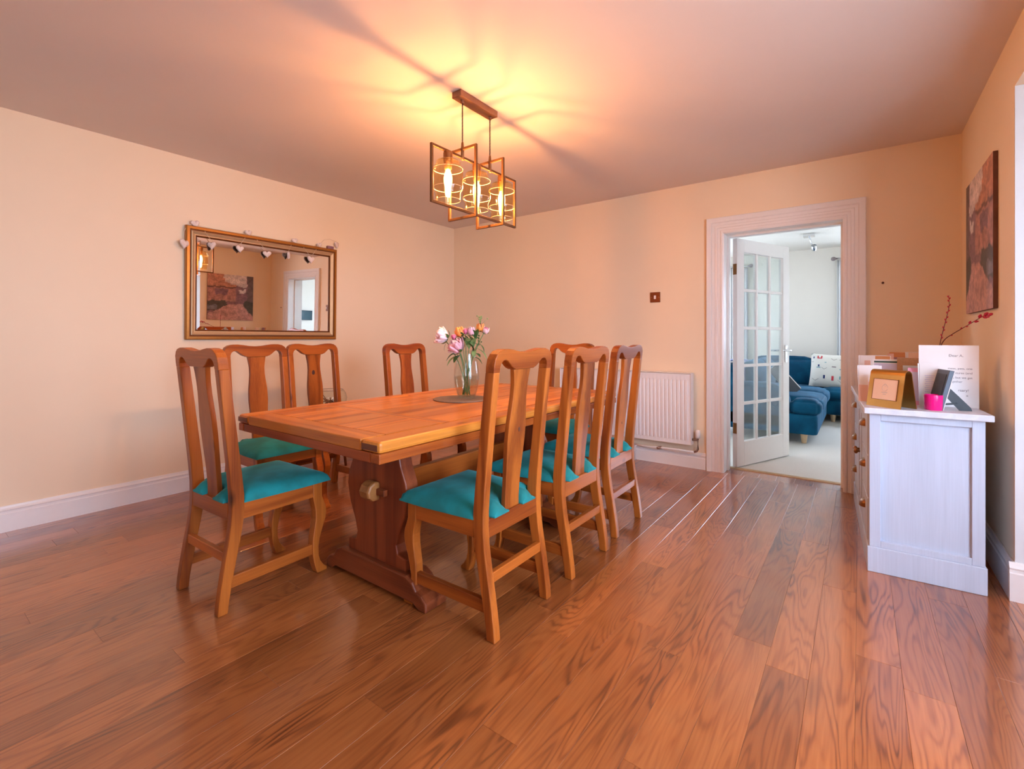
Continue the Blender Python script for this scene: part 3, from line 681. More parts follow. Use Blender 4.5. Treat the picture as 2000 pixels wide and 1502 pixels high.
# (x, y, heading of the sitter in degrees from +y, label)
CH = [(-1.292, 1.512, 90.5, 'pine dining chair with teal seat, nearest the viewer on the doorway side of the table'),
      (-1.288, 2.072, 90, 'pine dining chair with teal seat, middle one on the doorway side of the table'),
      (-1.312, 2.605, 91, 'pine dining chair with teal seat in front of the radiator, last on the doorway side'),
      (-2.225, 1.035, 2, 'pine dining chair at the near table end, seen from behind, back to the viewer'),
      (-2.92, 1.47, -90, 'pine dining chair on the mirror side nearest the viewer, behind the table corner'),
      (-3.00, 1.915, -89, 'pine dining chair on the mirror side with a dark knot in its splat'),
      (-2.585, 2.42, -90, 'pine dining chair standing apart on the mirror side near the room corner'),
      (-1.845, 3.085, 180, 'pine dining chair at the far table end, facing the viewer')]
CHAIRS = []
for i, (x_, y_, a, lab) in enumerate(CH):
    o = proto if i == 0 else copy_tree(proto)
    o.location = (x_, y_, 0); o.rotation_euler = (0, 0, R(a))
    tag(o, lab, 'chair', 'dining chairs around the table')
    CHAIRS.append(o)
knot_mat = plain('dark_wood_knot', (.07, .018, .008), .5, noise=.3)
for ci, kx, kz, kr, ky in ((5, .012, .845, .012, .0325), (0, .012, .735, .006, .0115), (2, .0, .60, .005, .0115)):
    G().sphere((kx, interp(REAR, kz) + ky, kz), kr, 12, 6, (1, .12, 1.7)).build('knot', knot_mat, CHAIRS[ci], smooth=True)

# ------------------------------------------------------------------ pendant lamp
LX = -1.710
lamp = tag(empty('pendant_lamp', (LX, 1.99, H)), 'bronze box-frame pendant lamp with three amber glass shades over the table', 'lamp')
def lp(g, name, mat, **k): return g.build(name, mat, lamp, **k)
lp(G().box(-.032, .032, -.165, .145, -.034, 0), 'ceiling_plate', 'canopy', bevel=.002)
B = .0065
def rect_frame(fixed, a0, a1, z0, z1, along):
    g = G()
    def bx(a, b, c, d):
        if along == 'y': g.box(fixed - B, fixed + B, a, b, c, d)
        else: g.box(a, b, fixed - B, fixed + B, c, d)
    bx(a0, a0 + 2 * B, z0, z1); bx(a1 - 2 * B, a1, z0, z1); bx(a0 + 2 * B, a1 - 2 * B, z1 - 2 * B, z1); bx(a0 + 2 * B, a1 - 2 * B, z0, z0 + 2 * B)
    return g
zt = H
lp(rect_frame(0, 1.64 - 1.99, 2.35 - 1.99, 1.772 - zt, 2.066 - zt, 'y'), 'long_frame', 'bronze', bevel=.001)
for y_ in (1.872, 2.104):
    lp(rect_frame(y_ - 1.99, -.101, .101, 1.732 - zt, 2.112 - zt, 'x'), 'cross_frame', 'bronze', bevel=.001)
    lp(G().lathe([(.006, 2.045 - zt), (.0085, 2.05 - zt), (.0085, 2.112 - zt), (.006, 2.14 - zt), (.004, 2.145 - zt)], 10, TR(0, y_ - 1.99)), 'cord_grip', 'bronze', smooth=True)
    pts = [(.0022 * math.cos(t * 1.3), y_ - 1.99 + .0022 * math.sin(t * 1.3), 2.14 - zt + (.226) * t / 60) for t in range(61)]
    cd = lp(G().tube(pts, .0024, 6), 'twisted_cord', 'black', smooth=True)
    pts = [(-.0022 * math.cos(t * 1.3), y_ - 1.99 - .0022 * math.sin(t * 1.3), 2.14 - zt + (.226) * t / 60) for t in range(61)]
    G().tube(pts, .0022, 6).build('strand', 'bronze', cd, smooth=True)
    lp(G().lathe([(.009, -.05), (.009, -.034)], 10, TR(0, y_ - 1.99)), 'cord_boss', 'canopy')
for y_ in (1.762, 1.988, 2.214):
    t = TR(0, y_ - 1.99, -zt)
    lp(G().lathe([(.022, 2.056), (.024, 2.05), (.024, 2.012), (.020, 1.99), (.017, 1.965), (.012, 1.962)], 16, t), 'bulb_holder', 'brass', smooth=True)
    prof = [(.024, 2.012), (.058, 2.008), (.064, 2.002), (.066, 1.985), (.074, 1.976), (.0765, 1.966), (.0765, 1.872), (.0745, 1.858), (.066, 1.846), (.0645, 1.838), (.0645, 1.806)]
    sh = lp(G().lathe(prof, 40, t, cap=False), 'glass_shade', 'amber', smooth=True)
    for r, z in ((.0645, 1.806), (.0765, 1.966), (.0765, 1.87)):
        G().tube([(r * math.cos(2 * math.pi * k / 32), y_ - 1.99 + r * math.sin(2 * math.pi * k / 32), z - zt) for k in range(33)], .0008, 5).build('glass_rim', 'rim', sh, smooth=True)
    bl = lp(G().lathe([(.012, 1.963), (.013, 1.955), (.019, 1.94), (.022, 1.92), (.021, 1.90), (.0165, 1.875), (.015, 1.84), (.012, 1.828), (.001, 1.822)], 18, t, cap=False), 'bulb', 'bulb', smooth=True)
    G().tube([(0, y_ - 1.99, 1.955 - zt), (0, y_ - 1.99, 1.84 - zt)], .0045, 6).build('filament', 'filament', bl)
    l = bpy.data.lights.new('bulb_light', 'POINT'); l.energy = LAMP_W; l.color = LAMP_COL; l.shadow_soft_size = 0.014
    o = bpy.data.objects.new('bulb_light', l); COL.objects.link(o); o.parent = lamp; o.location = (0, y_ - 1.99, 1.921 - zt)

# ------------------------------------------------------------------ mirror and heart garland
mz0, mz1, my0, my1 = 1.086, 1.905, 1.325, 2.528
mir = tag(empty('wall_mirror', (XL, (my0 + my1) / 2, mz0)), 'large gilt framed mirror hanging on the cream papered wall', 'mirror')
mir.rotation_euler = (0, R(1.0), 0)
def mp(a, b, h): return (h, a - (my0 + my1) / 2, b - mz0)
rectp = [(my0, mz0), (my1, mz0), (my1, mz1), (my0, mz1)]; ins = [(1, 1), (-1, 1), (-1, -1), (1, -1)]
def band(name, prof, mat): frame_sweep(g := G(), rectp, ins, prof, True, mp); g.build(name, mat, mir, autosm=35)
band('outer_moulding', [(0, .001), (0, .026), (.006, .032), (.022, .034), (.024, .030), (.024, .001)], 'gold')
band('groove', [(.024, .001), (.024, .024), (.034, .022), (.034, .001)], 'gold_dark')
band('gilt_cove', [(.034, .001), (.034, .030), (.040, .033), (.058, .020), (.062, .020), (.062, .001)], 'gold_pale')
band('inner_lip', [(.062, .001), (.062, .018), (.068, .022), (.074, .014), (.074, .001)], 'gold_dark')
i0 = .074; bw = .022
g = G(); vs = []
for off, h in ((i0, .0110), (i0 + bw, .0115)):
    for (a, b), (da, db) in zip(rectp, ins): vs.append(mp(a + da * off, b + db * off, h))
g.add(vs, [(0, 1, 5, 4), (1, 2, 6, 5), (2, 3, 7, 6), (3, 0, 4, 7)]); g.build('mirror_bevel', 'mirror', mir)
G().add(vs[4:], [(0, 1, 2, 3)]).build('mirror_glass', 'mirror', mir)
gar = tag(empty('heart_garland', (XL + .03, my0, mz1)), 'string of whitewashed wicker hearts draped over the gilt mirror', 'garland')
def heart(s, d):
    pts = []
    for k in range(28):
        t = 2 * math.pi * k / 28
        pts.append((16 * math.sin(t) ** 3 / 17 * s, (13 * math.cos(t) - 5 * math.cos(2 * t) - 2 * math.cos(3 * t) - math.cos(4 * t)) / 17 * s))
    rows = []
    for k, sc_ in ((-1, .55), (-.7, .88), (0, 1.0), (.7, .88), (1, .55)):
        rows.append([(k * d, a * sc_, b * sc_) for a, b in pts])
    return G().loft(rows)
HT = [(1.388, 1.925, .034, 20, 1.00), (1.312, 1.766, .040, 25, -.6), (1.487, 1.782, .035, -55, .2), (1.683, 1.787, .034, 10, 0), (1.757, 1.925, .030, 15, 1.0), (1.890, 1.775, .034, -20, .3),
      (2.068, 1.793, .034, 60, -.1), (2.135, 1.925, .030, 10, 1.0), (2.268, 1.783, .038, 5, 0), (2.362, 1.925, .028, 10, 1.0), (2.535, 1.955, .034, 70, .6)]
for y_, z_, s, rz, tilt in HT:
    hp = heart(s, .012).build('heart', 'wicker', gar, smooth=True)
    top = z_ > 1.9
    hp.location = ((.018 if not top else -.005), y_ - my0, z_ - mz1)
    hp.rotation_euler = (R(12) * tilt, 0, R(rz if not top else rz * .4))
def string(pts): return G().tube(pts, .0016, 5)
seq = [(1.312, 1.80), (1.335, 1.912), (1.388, 1.93), (1.42, 1.912), (1.487, 1.81), (1.487, 1.81), (1.60, 1.90), (1.683, 1.815)]
def wall_pt(y_, z_, h=.012): return (h, y_ - my0, z_ - mz1)
for pts in ([(1.312, 1.80, -.0), (1.318, 1.86, .0), (1.335, 1.909, .004), (1.385, 1.922, .004), (1.43, 1.911, .004), (1.455, 1.86, .012), (1.487, 1.81, .018)],
            [(1.683, 1.815, .018), (1.72, 1.87, .012), (1.745, 1.911, .004), (1.79, 1.911, .004), (1.84, 1.85, .012), (1.890, 1.80, .018)],
            [(2.068, 1.82, .018), (2.09, 1.87, .012), (2.125, 1.911, .004), (2.185, 1.911, .004), (2.22, 1.86, .012), (2.262, 1.81, .018)],
            [(2.275, 1.81, .018), (2.31, 1.86, .012), (2.35, 1.911, .004), (2.40, 1.975, .0), (2.46, 1.995, .0), (2.535, 1.98, .0)],
            [(1.43, 1.911, .002), (1.60, 1.907, .000), (1.745, 1.911, .002)], [(1.79, 1.911, .002), (1.95, 1.907, 0), (2.125, 1.911, .002)], [(2.185, 1.911, .002), (2.27, 1.907, 0), (2.35, 1.911, .002)]):
    string([wall_pt(*p) for p in pts]).build('string', 'twine', gar, smooth=True)
G().box(-.022, .006, 2.44 - my0, 2.50 - my0, 1.9055 - mz1, 1.932 - mz1).build('ribbon', 'ribbon', gar, bevel=.003)

# ------------------------------------------------------------------ canvas picture on the right wall
def pic_col(s, t):
    """s: 0 near edge..1 far edge, t: 0 bottom..1 top - a lane between old stone houses"""
    rnd = mnoise.noise(Vector((s * 14, t * 16, 1.3))) + .6 * mnoise.noise(Vector((s * 40, t * 44, 7.1)))
    s += .035 * mnoise.noise(Vector((s * 9, t * 9, 3.7))); t += .03 * mnoise.noise(Vector((s * 11, t * 8, 9.2)))
    roof = .93 - (.10 if s > .38 else 0) - max(0, s - .38) * .22
    if t > roof and s > .33 and not (.84 < s and t < .97 - .2 * abs(s - .92)):
        c = (.62, .50, .46)
    elif s < .60 and t > .42 + .06 * s:
        c = (.46, .20, .12) if t > .73 else (.40, .18, .14)
        if .70 < t < .735: c = (.14, .06, .05)
        if .15 < s < .42 and .55 < t < .68: c = (.20, .10, .12)
    elif s < .60 and t > .42: c = (.36, .18, .14)
    else: c = (.22, .11, .12)
    if .66 < s < .84 and .60 < t < .70: c = (.55, .46, .42) if rnd > -.1 else (.25, .14, .14)
    if s > .86 and t > .25: c = (.13, .085, .075)
    if s < .45 - .3 * max(0, t - .28) * 2 and .20 < t < .42: c = (.07, .055, .045)
    if s < .2 and .22 < t < .32: c = (.16, .14, .15)
    if s > .78 and .10 < t < .42: c = (.065, .055, .035)
    path_l = max(0, (t - .12) * 2.1); path_r = 1 - max(0, (t - .06) * .80)
    if t < .36 and path_l < s < path_r: c = (.46, .24, .20)
    k = 1.25 + .55 * rnd
    return tuple(max(0, min(1, x_ * k)) for x_ in c)
pyA, pyB, pz0, pz1, pd = 3.125, 3.820, 1.238, 1.975, .018
pic = tag(empty('canvas_picture', (XR, (pyA + pyB) / 2, pz0)), 'unframed canvas picture of a lane between old stone houses on the right wall', 'picture')
pm, nt, b = newmat('canvas_print')
at = N(nt, 'ShaderNodeVertexColor'); at.layer_name = 'print'
vv = coords(nt, rand=False); nn = N(nt, 'ShaderNodeTexNoise', Scale=45.0, Detail=4.0); L(nt, vv, nn.inputs['Vector'])
L(nt, mix(nt, math_(nt, 'MULTIPLY', nn.outputs['Fac'], .5), at.outputs[0], (0.10, 0.05, 0.05), 'MULTIPLY'), b.inputs['Base Color'])
L(nt, mix(nt, ramp(nt, nn.outputs['Fac'], [(.4, (0, 0, 0)), (.62, (.55, .55, .55))]), at.outputs[0], mix(nt, .5, at.outputs[0], (.05, .03, .03))), b.inputs['Base Color'])
b.inputs['Roughness'].default_value = .55
g = G(); NX, NZ = 56, 64
for j in range(NZ + 1):
    for i in range(NX + 1): g.v.append((-pd, pyA + (pyB - pyA) * i / NX - (pyA + pyB) / 2, (pz1 - pz0) * j / NZ))
for j in range(NZ):
    for i in range(NX): g.f.append((j * (NX + 1) + i, j * (NX + 1) + i + 1, (j + 1) * (NX + 1) + i + 1, (j + 1) * (NX + 1) + i))
pf = g.build('print_face', pm, pic)
ca = pf.data.color_attributes.new('print', 'FLOAT_COLOR', 'POINT')
for k, v in enumerate(g.v):
    s = (v[1] + (pyB - pyA) / 2) / (pyB - pyA); t = v[2] / (pz1 - pz0)
    ca.data[k].color = (*pic_col(s, t), 1)
hy = (pyB - pyA) / 2
G().box(-pd + .0005, -.001, -hy, hy, 0, pz1 - pz0).build('wrapped_edge', plain('canvas_edge', (0.13, 0.05, 0.035), .7, noise=.4, nscale=20), pic)

# ------------------------------------------------------------------ radiator
RX0, RX1, RZ0, RZ1, RY = -2.385, -1.128, .205, .800, 4.035
rad = tag(empty('radiator', ((RX0 + RX1) / 2, YF, RZ0)), 'white ribbed panel radiator on the wall left of the doorway', 'radiator')
cx = (RX0 + RX1) / 2
def ry(y_): return y_ - YF
nf = 36; pitch = (RX1 - RX0 - .05) / nf; xs = []
for i in range(nf):
    a = RX0 + .025 + pitch * i
    xs += [(a, 0), (a + pitch * .18, 0), (a + pitch * .32, -.010), (a + pitch * .82, -.010), (a + pitch * .96, 0)]
xs = [(RX0 + .004, 0)] + xs + [(RX1 - .004, 0)]
zr = [(RZ0 + .035, 0), (RZ0 + .055, 1), (RZ1 - .075, 1), (RZ1 - .055, 0)]
g = G(); m = len(xs)
for z_, k in [(RZ0 + .002, 0)] + zr + [(RZ1 - .004, 0)]:
    for a, d in xs: g.v.append((a - cx, ry(RY) + d * k, z_ - RZ0))
for j in range(5):
    for i in range(m - 1): g.f.append((j * m + i, j * m + i + 1, (j + 1) * m + i + 1, (j + 1) * m + i))
g.build('ribbed_panel', 'rad', rad, autosm=30)
G().box(RX0 + .004 - cx, RX1 - .004 - cx, ry(RY + .002), ry(RY + .014), .002, RZ1 - RZ0 - .004).build('back_panel', 'rad', rad)
for a in (RX0, RX1):
    s = 1 if a == RX1 else -1
    x0_, x1_ = sorted((a - cx - s * .004, a - cx))
    G().box(x0_, x1_, ry(RY - .008), ry(RY + .072), .0, RZ1 - RZ0).build('side_cover', 'rad', rad, bevel=.003)
G().box(RX0 - cx, RX1 - cx, ry(RY - .008), ry(RY + .072), RZ1 - RZ0, RZ1 - RZ0 + .005).build('top_grille', 'rad', rad, bevel=.002)
G().box(RX0 + .2 - cx, RX0 + .24 - cx, ry(RY + .07), 0, .05, .5).box(RX1 - .24 - cx, RX1 - .2 - cx, ry(RY + .07), 0, .05, .5).build('wall_bracket', 'rad', rad)
vx = RX1 + .045 - cx
vb = G().tube([(RX1 - cx, ry(RY + .03), .045), (vx, ry(RY + .03), .045)], .010, 10).tube([(vx, ry(RY + .03), .06), (vx, ry(RY + .03), -.03), (vx - .01, ry(RY + .03), -.05), (vx - .03, ry(RY + .03), -.058)], .009, 10).build('valve', 'copper', rad, smooth=True)
G().lathe([(.012, .06), (.019, .064), (.020, .105), (.017, .125), (.010, .128)], 16, TR(vx, ry(RY + .03), 0)).build('valve_head', 'white_plastic', vb, smooth=True)
G().tube([(vx - .03, ry(RY + .03), -.058), (vx - .20, ry(RY + .03), -.056), (RX1 - .28 - cx, ry(RY + .03), -.060), (RX1 - .36 - cx, ry(RY + .035), -.068), (RX1 - .50 - cx, ry(RY + .035), -.062)], .0085, 10).build('pipe', 'white_plastic', rad, smooth=True)
G().tube([(RX1 - .48 - cx, ry(RY + .036), -.066), (RX1 - .50 - cx, ry(RY + .036), -.075), (RX1 - .505 - cx, ry(RY + .036), -.204)], .0085, 10).build('pipe', 'white_plastic', rad, smooth=True)
G().tube([(RX1 - .26 - cx, ry(RY + .034), -.058), (RX1 - .30 - cx, ry(RY + .034), -.066)], .013, 10).build('pipe_joint', 'copper', rad, smooth=True)

# light switch and nail
sw = tag(empty('light_switch', (-1.461, YF, 1.458)), 'dark brass light switch on the wall between radiator and doorway', 'switch')
G().box(-.045, .045, -.007, 0, -.045, .045).build('switch_plate', plain('dark_copper_plate', (.16, .05, .022), .35, .8, noise=.2), sw, bevel=.003)
G().box(-.009, .009, -.013, -.007, -.016, .016).build('rocker', 'white_plastic', sw, bevel=.002)
for s in (-1, 1): G().lathe([(.004, 0), (.004, .002), (.002, .003)], 10, TR(s * .034, -.007, 0, rx=R(90))).build('screw', 'brass', sw)
nl = tag(empty('wall_nail', (.125, YF, 1.474)), 'small dark nail in the bare wall beside the doorway', 'nail')
G().lathe([(.003, 0), (.003, .018), (.008, .019), (.008, .022), (.004, .024)], 10, TR(rx=R(90))).build('nail_pin', 'nail', nl)

# ------------------------------------------------------------------ sideboard
SBR = R(3.0)
sb = tag(empty('sideboard', (0.035, 2.79, 0), SBR), 'white wood sideboard with cup-pull drawers against the right wall', 'sideboard')
SW_, SL, SH = .395, 1.20, .742
def sp(name, mat, x0, x1, y0, y1, z0, z1, par=sb, bev=.002, loc=None): return G().box(x0, x1, y0, y1, z0, z1).build(name, mat, par, bevel=bev)
sp('body', 'furn', .012, SW_ - .012, .014, SL - .01, .11, SH)
sp('top', 'furn_top', -.022, SW_ + .024, -.022, SL + .012, SH, .770, bev=.004)
pl_ = [(-.012, 0), (.0, 0)]
sp('plinth_end', 'furn', -.008, SW_ + .006, -.006, .014, 0, .118, bev=.003)
sp('plinth_front', 'furn', -.008, .014, .014, SL, 0, .118, bev=.003)
sp('plinth_back', 'furn', SW_ - .012, SW_ + .006, .014, SL, 0, .118, bev=.003)
sp('end_stile', 'furn', 0, .042, 0, .016, .118, SH); sp('end_stile', 'furn', SW_ - .042, SW_, 0, .016, .118, SH)
sp('end_rail', 'furn', .042, SW_ - .042, 0, .016, .118, .148); sp('end_rail', 'furn', .042, SW_ - .042, 0, .016, SH - .032, SH)
sp('corner_post', 'furn', 0, .014, .016, .05, .118, SH)
def cup(par, y_, z_):
    g = G(); rows = []
    for k in range(9):
        a = math.pi * k / 8
        rows.append((y_ - .040 * math.cos(a), math.sin(a)))
    pts = [(-.003 - .026 * s, yy) for yy, s in rows]
    top = [(-.002, y_ - .042)] + pts + [(-.002, y_ + .042)]
    vs = []; n = len(top)
    for sc_, zz in ((.55, .018), (.95, .004), (1.0, -.014)):
        vs += [(x_ * sc_, y_ + (yy - y_) * (.8 if sc_ < .6 else 1), z_ + zz) for x_, yy in top]
    fs = [(j * n + i, j * n + i + 1, (j + 1) * n + i + 1, (j + 1) * n + i) for j in range(2) for i in range(n - 1)] + [tuple(range(n))]
    g.add(vs, fs); return g.build('cup_pull', 'brass', par, smooth=True)
def knob(par, y_, z_):
    return G().lathe([(.006, 0), (.006, .014), (.015, .020), (.016, .028), (.010, .034), (.001, .036)], 14, TR(0, y_, z_, ry=R(-90))).build('knob', 'brass', par, smooth=True)
for y0_, y1_ in ((.055, .40), (.80, 1.145)):
    for z0_, z1_ in ((.125, .325), (.331, .531), (.537, .735)):
        d = sp('drawer', 'furn', -.004, .012, y0_, y1_, z0_, z1_, bev=.003); cup(d, (y0_ + y1_) / 2, (z0_ + z1_) / 2 + .03)
for y0_, y1_, yk in ((.405, .597, .565), (.602, .795, .634)):
    d = sp('cupboard_door', 'furn', -.004, .012, y0_, y1_, .125, .735, bev=.003); knob(d, yk, .45)
    sp('door_panel', 'furn', -.007, -.003, y0_ + .045, y1_ - .045, .175, .685, par=d, bev=.002)

# ------------------------------------------------------------------ things on the sideboard
TOPZ = .770
def card(name, x_, y_, w, h, label, cat, face, back='paper', rz=0, lean=4, thick=.0015, fold=True, group=None):
    """standing folded greeting card; local -y is its front"""
    e = tag(empty(name, (x_, y_, TOPZ), R(rz)), label, cat, group)
    t = Matrix.Rotation(R(-lean), 4, 'X')
    G().box(-w / 2, w / 2, -thick, 0, 0, h, t).build('front_leaf', face, e)
    if fold:
        t2 = Matrix.Translation((-w / 2, 0, 0)) @ Matrix.Rotation(R(28), 4, 'Z') @ Matrix.Translation((w / 2, 0, 0)) @ t
        G().box(-w / 2, w / 2, .0003, thick, 0, h, t2).build('back_leaf', back, e)
    return e, t
def patch(e, t, name, mat, x0, x1, z0, z1, thick=.0015, d=.0006): return G().box(x0, x1, -thick - d, -thick, z0, z1, t).build(name, mat, e)
def text(e, t, body, x_, z_, size, mat, thick=.0015, align='LEFT'):
    c = bpy.data.curves.new('lettering', 'FONT'); c.body = body; c.size = size; c.align_x = align; c.extrude = .0002
    o = bpy.data.objects.new('lettering', c); COL.objects.link(o); c.materials.append(M[mat]); o.parent = e
    me = bpy.data.meshes.new_from_object(o.evaluated_get(bpy.context.evaluated_depsgraph_get()))
    bpy.data.objects.remove(o); me.materials.clear(); me.materials.append(M[mat])
    o = bpy.data.objects.new('lettering', me); COL.objects.link(o); o.parent = e
    o.matrix_local = t @ Matrix.Translation((x_, -thick - .0006, z_)) @ Matrix.Rotation(R(90), 4, 'X'); return o
# A4 letter
e, t = card('letter', .337, 3.045, .212, .292, 'white printed letter beginning Dear A standing behind the black frame', 'letter', 'paper', rz=-6, lean=3, fold=False)
text(e, t, 'Dear A,', .028, .238, .016, 'ink', align='CENTER')
for s, z_ in (('mess, pets, one', .178), ('entures (and', .157), ('s) but we get', .135), ('together', .116)):
    text(e, t, s, .084 if s != 'together' else .050, z_, .0135, 'ink', align='RIGHT')
text(e, t, 'rsary!', .072, .075, .016, 'ink', align='RIGHT'); text(e, t, 'x', .066, .052, .015, 'ink', align='CENTER')
# gold U-shaped photo frame
ge = tag(empty('photo_frame', (.118, 2.872, TOPZ), math.atan2(-.140, .095) + R(14)), 'brushed gold bent-metal photo frame holding a cream mount', 'photo frame')
ghw = .083
prof = []
for k in range(7): prof.append((-.055 + .032 * (k / 6) ** 1.0, .0 + .150 * k / 6))
arc = [( -.002 - .0215 * math.cos(a) , .152 + .024 * math.sin(a)) for a in [math.pi * k / 8 for k in range(9)]]
outl = [(-.048, 0)] + [(-.0235, .150)] + arc[1:-1] + [(.0195, .150)] + [(.045, 0)]
g = G(); n = len(outl); th_ = .003
inn = []
for i, (a, b_) in enumerate(outl):
    p = Vector(outl[max(0, i - 1)]); q = Vector(outl[min(n - 1, i + 1)]); d = (q - p).normalized(); inn.append((a + d.y * th_, b_ - d.x * th_))
for x_ in (-ghw, ghw):
    g.v += [(x_, a, b_) for a, b_ in outl] + [(x_, a, b_) for a, b_ in inn]
for i in range(n - 1):
    g.f += [(i, i + 1, 2 * n + i + 1, 2 * n + i), (n + i, n + i + 1, 3 * n + i + 1, 3 * n + i), (i, i + 1, n + i + 1, n + i), (2 * n + i, 2 * n + i + 1, 3 * n + i + 1, 3 * n + i)]
g.f += [(0, n, 3 * n, 2 * n), (n - 1, 2 * n - 1, 4 * n - 1, 3 * n - 1)]
g.build('bent_plate', 'gold_frame', ge, autosm=40)
sl = math.atan2(.0245, .150)
t = TR(0, -.0485, 0, rx=-sl)
G().box(-.058, .058, -.0012, .001, .036, .132, t).build('mount', 'mount', ge)
for nm, a in (('window_edge', (-.060, -.058, .034, .134)), ('window_edge', (.058, .060, .034, .134)), ('window_edge', (-.058, .058, .132, .134)), ('window_edge', (-.058, .058, .034, .036))):
    G().box(a[0], a[1], -.0022, .001, a[2], a[3], t).build(nm, 'gold_dark', ge)
G().tube([(.014 * math.cos(k * .5), -.0018, .092 + .016 * math.sin(k * .5)) for k in range(13)], .0006, 4, t).tube([(.006 * math.cos(k * .7), -.0018, .105 + .006 * math.sin(k * .7)) for k in range(10)], .0005, 4, t).build('printed_emblem', 'ink_light', ge)
G().box(-.014, .014, -.0018, -.001, .068, .071, t).box(-.008, .008, -.0018, -.001, .060, .0625, t).build('printed_lines', 'ink_light', ge)
# pink tealight pot
e = tag(empty('candle_pot', (.268, 2.868, TOPZ)), 'hot pink glass tealight pot on the front edge of the sideboard', 'candle holder')
G().lathe([(.001, 0), (.030, 0), (.0325, .004), (.0345, .066), (.0345, .069), (.0315, .069), (.030, .012), (.001, .010)], 32).build('pot', 'hotpink', e, autosm=40)
# black photo frame seen edge-on
e = tag(empty('photo_frame', (.287, 2.865, TOPZ), R(102)), 'black easel photo frame seen from the side behind the pink pot', 'photo frame')
t = TR(.055, 0, 0, rx=R(13))
G().box(-.065, .065, -.010, .007, .0, .185, t).build('frame_board', 'navy', e, bevel=.0015)
G().box(-.0662, .0662, -.0122, -.0098, 0, .1862, t).build('pale_edge', 'paper', e)
G().box(-.05, .05, .007, .009, .02, .165, t).build('photo_inset', 'black', e)
st = G().prism([(-.012, .085), (-.020, .128), (-.075, .065), (-.118, .014), (-.122, .0), (-.078, .0), (-.055, .03)], .02, .024, 0).build('easel_leg', 'black', e)
G().prism([(-.002, .02), (-.002, .026), (-.07, .034), (-.07, .028)], .01, .034, 0).build('easel_tie', 'black', e)
# greeting cards, front to back
e, t = card('greeting_card', .040, 3.040, .094, .186, 'tall white card with blush lower half, leftmost on the sideboard', 'card', 'paper', rz=-8)
patch(e, t, 'blush_print', 'paper_pink', -.047, .047, 0, .085)
e, t = card('greeting_card', .060, 2.998, .058, .150, 'narrow pale card tucked behind the gold frame, blush below', 'card', 'paper', rz=-10, fold=False)
patch(e, t, 'blush_print', 'paper_pink', -.029, .029, 0, .105)
e, t = card('greeting_card', .070, 3.47, .143, .225, 'beige card with pink and orange print at the back left of the sideboard', 'card', 'paper', rz=-3)
patch(e, t, 'print', 'paper_pink', -.05, -.01, .09, .195); patch(e, t, 'print', 'orange_wood', .0, .068, .06, .222)
e, t = card('greeting_card', .128, 3.32, .150, .208, 'white card with a dark green strip along its top edge', 'card', 'paper', rz=-4)
patch(e, t, 'print', 'greenish', -.066, .068, .190, .200); patch(e, t, 'print', 'paper_lilac', -.066, .06, .02, .186)
e = tag(empty('small_frame', (.219, 3.27, TOPZ), R(-6)), 'small brown kraft frame with a silver inset behind the gold frame', 'photo frame')
t = Matrix.Rotation(R(-8), 4, 'X')
G().box(-.060, .060, -.012, 0, 0, .222, t).build('frame_board', 'kraft', e, bevel=.002)
G().box(-.036, .036, -.0135, -.012, .10, .180, t).build('silver_inset', 'silver', e)
e = tag(empty('photo_frame', (.205, 3.86, TOPZ), R(-3)), 'orange wooden photo frame with mauve print against the far wall', 'photo frame')
t = Matrix.Rotation(R(-5), 4, 'X')
G().box(-.055, .055, -.012, 0, 0, .236, t).build('frame_board', 'orange_wood', e, bevel=.003)
G().box(-.044, .044, -.0135, -.012, .015, .205, t).build('mauve_print', 'mauve', e)
e, t = card('greeting_card', .150, 3.70, .030, .232, 'thin pinkish card standing upright beside the orange frame', 'card', 'paper_pink', rz=-3, fold=False)
e, t = card('greeting_card', .290, 3.80, .115, .240, 'pale beige card at the back beside the red twigs', 'card', 'paper', rz=-4)
patch(e, t, 'beige_print', 'mount', -.05, .057, 0, .238)
e, t = card('greeting_card', .220, 3.03, .062, .180, 'rose pink card with lilac centre right of the gold frame', 'card', 'pink', rz=-6, fold=False)
patch(e, t, 'lilac_print', 'paper_lilac', -.02, .018, .02, .16)
e, t = card('greeting_card', .262, 2.985, .066, .205, 'white folded card with lines of small print beside the letter', 'card', 'paper', rz=-6)
for k in range(9): patch(e, t, 'printed_line', 'paper_lilac', -.014 + .003 * (k % 2), .022 - .004 * (k % 3), .145 - k * .0095, .1485 - k * .0095)

